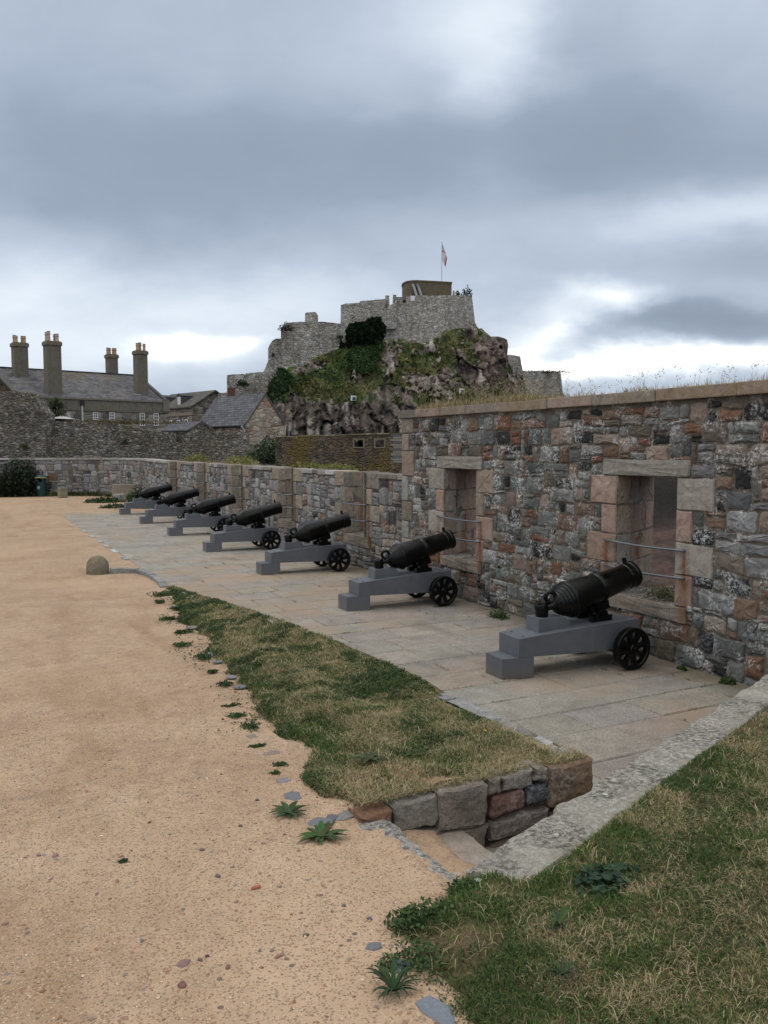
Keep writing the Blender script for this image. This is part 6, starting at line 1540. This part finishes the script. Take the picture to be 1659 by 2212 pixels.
redz = np.exp(-((XD-1050)/60)**2-((YD-775)/45)**2)[..., None]; rock = rock*(1-redz*.55)+np.array([.135, .088, .076])*redz*.55
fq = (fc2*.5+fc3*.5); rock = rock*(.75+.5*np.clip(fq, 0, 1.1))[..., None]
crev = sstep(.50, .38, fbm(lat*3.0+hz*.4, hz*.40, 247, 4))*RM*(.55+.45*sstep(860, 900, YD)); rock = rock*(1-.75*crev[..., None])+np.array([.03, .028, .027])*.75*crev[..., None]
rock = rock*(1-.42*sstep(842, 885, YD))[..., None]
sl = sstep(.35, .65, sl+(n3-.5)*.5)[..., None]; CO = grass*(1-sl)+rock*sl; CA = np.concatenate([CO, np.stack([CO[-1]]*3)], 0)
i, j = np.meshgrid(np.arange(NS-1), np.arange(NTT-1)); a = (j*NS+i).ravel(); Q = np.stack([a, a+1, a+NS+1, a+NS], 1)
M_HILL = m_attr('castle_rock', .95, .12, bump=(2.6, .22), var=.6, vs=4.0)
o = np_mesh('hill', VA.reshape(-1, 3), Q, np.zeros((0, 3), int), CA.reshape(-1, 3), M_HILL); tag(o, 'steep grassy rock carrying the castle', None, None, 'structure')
# scrub over the hill: tufts that stand off the slope
r_ = np.random.default_rng(77); ii = r_.integers(4, NT-3, 26000); jj = r_.integers(3, NS-3, 26000); ok = (RM[ii, jj] < .45) & (fbm(XD[ii, jj]*.09, YD[ii, jj]*.09, 251) > .36); ii, jj = ii[ok], jj[ok]
Pt = V[ii, jj]+r_.normal(0, .2, (len(ii), 3))-np.array(FW)*.25; Ct = CO[ii, jj]*r_.uniform(.6, 1.5, (len(ii), 1))
o = leaf_quads('scrub', Pt, r_.uniform(.18, .42, len(Pt)), Ct, M_LEAF, 9, .9, 1.5); tag(o, 'rough grass and scrub over the castle rock', None, None, 'stuff')
def ivy(poly, d, n, size, cols, seed, label, bulge=1.2, depth=None):
    r = np.random.default_rng(seed); xs = [p[0] for p in poly]; ys = [p[1] for p in poly]; P = []; cxp, cyp = np.mean(xs), np.mean(ys)
    def inside(x, y):
        c = False; k = len(poly)
        for a in range(k):
            (x1, y1), (x2, y2) = poly[a], poly[(a+1) % k]
            if (y1 > y) != (y2 > y) and x < (x2-x1)*(y-y1)/(y2-y1)+x1: c = not c
        return c
    wx, wy = max(xs)-min(xs), max(ys)-min(ys)
    while len(P) < n:
        x, y = r.uniform(min(xs), max(xs)), r.uniform(min(ys), max(ys))
        xx = x+(float(vn(x*.25, y*.25, seed))-.5)*5; yy = y+(float(vn(x*.25, y*.25, seed+1))-.5)*5
        if not inside(xx, yy): continue
        b = max(0, 1-((x-cxp)/wx*2)**2*.6-((y-cyp)/wy*2)**2*.6); dd = (d(x, y) if callable(d) else d)-b*bulge*(.6+.8*float(fbm(x*.08, y*.08, seed+2)))-r.random()*.35
        P.append(tuple(at(x, y, dd)))
    P = np.array(P); c0 = P.mean(0); cols = np.array(cols); C = cols[r.integers(0, len(cols), n)]*r.uniform(.6, 1.35, (n, 1))
    o = leaf_quads('ivy', P-c0, r.uniform(.7, 1.3, n)*size, C, M_LEAF, seed, .8); o.location = c0; tag(o, label, 'ivy', 'ivy and bramble on the castle rock'); return o
def hill_d(x, y):
    k = np.argmin((XD-x)**2+(YD-y)**2); return float(DD2.ravel()[k])-.3
IV = [(.016, .034, .016), (.022, .044, .018), (.013, .027, .013)]
ivy([A_(110, 690), A_(135, 655), A_(230, 645), A_(290, 608), A_(340, 612), A_(382, 680), A_(375, 755), A_(300, 790), A_(200, 800), A_(150, 830), A_(65, 855), A_(70, 770), A_(110, 800)], 113.4, 6500, .34, IV, 301, 'big dark ivy clad mass against the castle wall in the middle of the rock', 1.0)
ivy([A_(110, 880), A_(170, 800), A_(260, 785), A_(360, 775), A_(370, 800), A_(330, 880), A_(310, 960), A_(250, 1000), A_(190, 980), A_(120, 970)], hill_d, 2600, .36, [(.034, .072, .022), (.028, .06, .02), (.045, .085, .025)], 302, 'brighter green bramble slope below the dark ivy mass', .9)
ivy([B_(470, 1500), B_(500, 1400), B_(560, 1330), B_(590, 1250), B_(640, 1265), B_(720, 1330), B_(740, 1400), B_(640, 1460), B_(560, 1540), B_(500, 1585), B_(475, 1560)], hill_d, 2400, .34, [(.024, .054, .02), (.03, .066, .022), (.02, .044, .018)], 303, 'green ivy slope at the left foot of the castle rock', .25)

# ================================================================== castle walls
OC = (0, 0, 0)
def cw(name, pts, dl, dr, th, parent, mat=None, rough=.7, seed=0, x0=None, x1=None): return traced_wall(name, pts, dl, dr, th, mat or M_CAS, parent, tuple(parent.location), x0, x1, rough=rough, seed=seed)
keep = empty('castle_keep', tuple(at(950, 720, 118))); tag(keep, 'tall battered grey keep at the top of the castle rock', 'castle')
cw('front_wall', [A_(525, 462), A_(800, 459), A_(803, 690), A_(802, 760), A_(535, 800)], 118.5, 115.5, 7, keep, rough=.35, seed=1)
cw('side_wall', [A_(800, 459), A_(975, 461), A_(995, 640), A_(1018, 690), A_(1020, 730), A_(802, 760), A_(803, 690)], 115.5, 120.5, 7, keep, rough=.35, seed=2)
cw('stair_turret', [A_(450, 470), A_(497, 470), A_(499, 505), A_(527, 508), A_(540, 800), A_(380, 800), A_(378, 650), A_(452, 640)], 119, 118.6, 5, keep, seed=3)
cw('buttress', [A_(432, 455), A_(455, 455), A_(456, 500), A_(456, 690), A_(330, 690), A_(315, 600), A_(390, 545), A_(430, 515)], 118.2, 118.4, 2.2, keep, seed=4)
cw('pillar', [A_(379, 460), A_(407, 460), A_(408, 540), A_(380, 540)], 121, 121, 1.2, keep, rough=0)
cw('parapet_wall', [A_(73, 525), A_(110, 515), A_(204, 509), A_(205, 499), A_(300, 491), A_(380, 482), A_(380, 640), A_(330, 760), A_(70, 760)], 119, 120, 4, keep, seed=6)
m = MB()
for k, (x, y) in enumerate([(372, 505), (640, 640), (700, 560), (560, 620), (905, 540)]): 
    p = at(*A_(x, y), 115.2 if x > 500 else 119.4); m.box(p, (.25, .25, .3), col=(.03, .03, .03))
rt = empty('round_tower', tuple(at(*A_(670, 455), 122))); OT = tuple(at(*A_(670, 455), 122)); tag(rt, 'low rounded brown concrete tower on top of the keep', 'tower')
M_CONC = m_stone('stained_concrete', lich=.1, dark=.65, moss=.55, grain=.1)
# plan: round at the left, straight front, square right end
m = MB(); zt = at(*A_(670, 370), 122).z; zb = at(*A_(670, 470), 122).z-.4
def TP(x, dd, z): q = at(*A_(x, 455), 122); q = EYEP+(q-EYEP)*1.0; return Vector((q.x, q.y, 0))+FW*dd+Vector((0, 0, z))
outl = [TP(835, 0, 0), TP(835, 6, 0), TP(600, 6.5, 0), TP(520, 5, 0), TP(497, 2.6, 0), TP(502, .8, 0), TP(525, -.6, 0), TP(560, -1.2, 0), TP(600, -1.3, 0), TP(700, -.8, 0)]
m.prism([Vector((p.x, p.y, zb)) for p in outl], (0, 0, zt-zb), (.135, .108, .08)); m.build('drum', M_CONC, rt, OT, fixn=True)
m = MB()
m.prism([Vector((p.x, p.y, zt-.12)) for p in [q+(q-TP(670, 2, 0)).normalized()*.10 for q in outl]], (0, 0, .18), (.17, .13, .08)); m.build('rim', M_CONC, rt, OT, fixn=True)
m = MB()
for (xa, xb) in ((569, 596), (600, 628)):
    a0, a1 = at(*A_(xa, 380), 120.2), at(*A_(xb, 460), 119.6); s = RT*.16
    m.hexa([a0-s, a0+s, a0+s+FW*.3, a0-s+FW*.3, a1-s, a1+s, a1+s+FW*.3, a1-s+FW*.3], (.30, .31, .32))
for k in range(7):
    t = k/6; a = at(*A_(582+27*t*.9, 385+75*t), 120.3-.5*t); m.box(a+RT*.28, (.8, .3, .07), Matrix.Rotation(-YAW, 3, 'Z'), (.08, .08, .085))
m.build('outside_stair', M_BAND, rt, OT, fixn=True)
fp = empty('flagpole', tuple(at(*A_(767, 372), 123.5))); q0 = at(*A_(767, 372), 123.5); ht = at(*A_(766, 98), 123.5).z-q0.z; tag(fp, 'thin white flagpole on the round tower', 'flagpole')
m = MB(); m.tube([(0, 0, -.5), (0, 0, ht*.5), (0, 0, ht)], [.06, .05, .035], 8, (.5, .5, .5)); m.build('pole', M_POT, fp); m = MB(); m.lathe([(0, .0), (.04, .07), (.1, .07), (.14, 0)], (0, 0, ht), (0, 0, 1), 10, (.5, .45, .3)); m.build('finial', M_POT, fp, smooth=True)
m = MB(); zt0 = at(*A_(766, 108), 123.5).z; zb0 = at(*A_(780, 265), 123.5).z; n = 14; vs = []
for i in range(n+1):
    t = i/n; w = .10+.75*math.sin(min(1, t*1.25)*math.pi*.62)*(1-.45*max(0, t-.6)/.4)
    for k in range(5):
        u = k/4; vs.append(Vector((q0.x, q0.y, zt0+(zb0-zt0)*(t*(.72+.28*u))))+RT*(w*u*(.55+.5*t)+.05)+FW*(.16*math.sin(u*6+t*3)))
for i in range(n):
    for k in range(4):
        c = (.62, .60, .60) if (k+i//3) % 3 else (.42, .05, .08); m.add([vs[i*5+k], vs[i*5+k+1], vs[(i+1)*5+k+1], vs[(i+1)*5+k]], [(0, 1, 2, 3)], (.50, .10, .12) if (abs(i-5) < 1 or (k == 3 and i > 6)) else (.62, .61, .62))
o = m.build('flag', M_POT, None); tag(o, 'limp white flag with red saltire hanging from the flagpole', 'flag')
m = MB(); p = [at(*A_(x, y), 117.6) for x, y in ((553, 462), (582, 462), (582, 495), (553, 495))]; m.prism(p, FW*.12); o = m.build('signboard', m_plain('white_board', (.78, .79, .82), .5)); tag(o, 'blank white square board on the left corner of the keep', 'board')
for i, (x, w, h, n, lb) in enumerate([(938, .95, .9, 260, 'spiky dark shrub on the right corner of the keep top'), (875, .35, .6, 90, 'thin shrub beside the tower on the keep top')]):
    q = at(*A_(x, 462), 119.5); leaf_clump('rooftop_shrub', (q.x, q.y, q.z-.1), (w, w, h*1.5), n, .22, IV, 320+i, lb, 'shrub', 'shrubs on the keep top', tilt=1.2)
p = at(*A_(849, 455), 119); m = MB(); m.lathe([(0, .16), (.6, .14), (.75, .10), (.8, 0)], (0, 0, -.2), (0, 0, 1), 10, (.25, .24, .21)); o = m.build('stone_finial', M_BAND, loc=p); tag(o, 'small stone post on the keep top beside the tower', 'post')

low = empty('lower_ward', tuple(at(660, 790, 112))); tag(low, 'big weathered grey curtain wall with rounded left corner and a chimney turret', 'castle wall')
cw('curtain_wall', [B_(605, 880), B_(640, 850), B_(668, 832), B_(720, 826), B_(800, 822), B_(945, 826), B_(1060, 836), B_(1165, 846), B_(1235, 848), B_(1240, 1250), B_(1000, 1330), B_(860, 1330), B_(700, 1330), B_(622, 1300)], 110, 116, 6, low, seed=11)
cw('corner_wall', [B_(487, 1072), B_(500, 1040), B_(525, 1000), B_(560, 980), B_(612, 976), B_(640, 1300), B_(590, 1400), B_(520, 1480), B_(440, 1560), B_(445, 1292), B_(487, 1190)], 110.6, 111.2, 5, low, seed=12)
cw('chimney_turret', [B_(832, 742), B_(848, 735), B_(925, 731), B_(941, 742), B_(943, 850), B_(832, 850)], 115, 115.4, 2.2, low, rough=.2, seed=13)
cw('brown_parapet', [B_(945, 822), B_(1000, 822), B_(1165, 841), B_(1165, 870), B_(945, 850)], 117.2, 118.8, 1.0, low, M_BRN, rough=.2, seed=14)
m = MB()
for (x, y, w, h, d) in ((535, 1132, .35, .45, 110.5), (1160, 962, .8, .35, 114.8), (1165, 985, .3, .7, 114.7)):
    p = at(*B_(x, y), d); m.box(p, (w, .3, h), Matrix.Rotation(-YAW, 3, 'Z'), (.03, .03, .03))
m.build('loophole', M_POT, low, tuple(low.location))
q = at(*B_(640, 860), 110); 
for i, (x, y, rx, n) in enumerate([(660, 850, 1.3, 220), (1000, 1115, .8, 90)]):
    pass
lb_ = empty('left_bastion', tuple(at(530, 830, 109))); tag(lb_, 'low grey wall with a red brick patch at the far left of the castle', 'castle wall')
cw('bastion_wall', [B_(103, 1322), B_(180, 1312), B_(258, 1308), B_(262, 1345), B_(274, 1340), B_(278, 1302), B_(360, 1297), B_(448, 1288), B_(520, 1288), B_(560, 1640), B_(103, 1640)], 108, 110.2, 4, lb_, seed=15)
cw('brick_patch', [B_(112, 1437), B_(176, 1437), B_(181, 1600), B_(112, 1600)], 107.92, 108.3, .4, lb_, m_rubble('red_brick', [(.17, .065, .05), (.14, .06, .05), (.20, .085, .06)], (4, 4, 8), .05, .2, bumpd=.02), 0)
cw('far_wall', [B_(20, 1490), B_(103, 1480), B_(103, 1640), B_(20, 1640)], 114, 114, 2, lb_, seed=16)
q = at(*B_(245, 1385), 107.9); leaf_clump('wall_tuft', (q.x, q.y, q.z-.5), (.9, .4, .9), 260, .22, DKG+[(.07, .08, .03)], 330, 'green tuft growing in the gap of the left castle bastion', 'plant')
q = at(*B_(660, 862), 109.6); leaf_clump('wall_tuft', (q.x, q.y, q.z-.6), (1.3, .4, 1.1), 300, .2, [(.06, .055, .03), (.045, .05, .025)], 331, 'brown growth on the rounded left corner of the castle curtain wall', 'plant')
rb = empty('right_bastion', tuple(at(1170, 830, 118))); tag(rb, 'low lichened bastion at the right foot of the castle rock', 'castle wall')
cw('upper_stub', [A_(1190, 872), A_(1240, 868), A_(1306, 880), A_(1326, 990), A_(1330, 1090), A_(1180, 1090)], 112.5, 114, 4, rb, seed=17)
cw('bastion_wall', [A_(1322, 984), A_(1400, 980), A_(1500, 980), A_(1585, 988), A_(1600, 1125), A_(1612, 1200), A_(1322, 1200)], 116, 119, 5, rb, seed=18)
cw('rock_stair', [A_(1018, 690), A_(1040, 684), A_(1100, 738), A_(1100, 770), A_(1018, 770)], 116.5, 116, 2, rb, seed=19)
q = at(*A_(1440, 985), 117.5); o = leaf_clump('wall_top_grass', (q.x, q.y, q.z-.1), (5, .8, .3), 400, .2, [(.04, .045, .02), (.06, .05, .025)], 332, None, None); o.rotation_euler = (0, 0, -YAW); tag(o, 'dark growth along the top of the right castle bastion', None, None, 'stuff')
for i, (x, y, d, lb) in enumerate([(763.5, 860.5, None, 'small white floodlight on the lower grass slope of the rock'), (997.5, 845, None, 'small white floodlight at the right foot of the rock')]):
    dd = hill_d(x, y+4)-.5; q = at(x, y, dd); root = empty('floodlight', tuple(q)); root.rotation_euler = (0, 0, -YAW+.5); tag(root, lb, 'floodlight', 'floodlights on the castle rock')
    m = MB(); m.box((0, 0, 0), (.62, .34, .60), col=(.7, .7, .7), bev=.05); m.build('housing', M_WHITE, root); m = MB(); m.box((0, -.19, -.04), (.40, .04, .38), col=(.03, .03, .03)); m.build('lens', M_GLASS, root); m = MB(); m.tube([(0, .05, -1.3), (0, .05, -.25)], .05, 6, (.05, .05, .05)); m.build('post', M_POT, root)
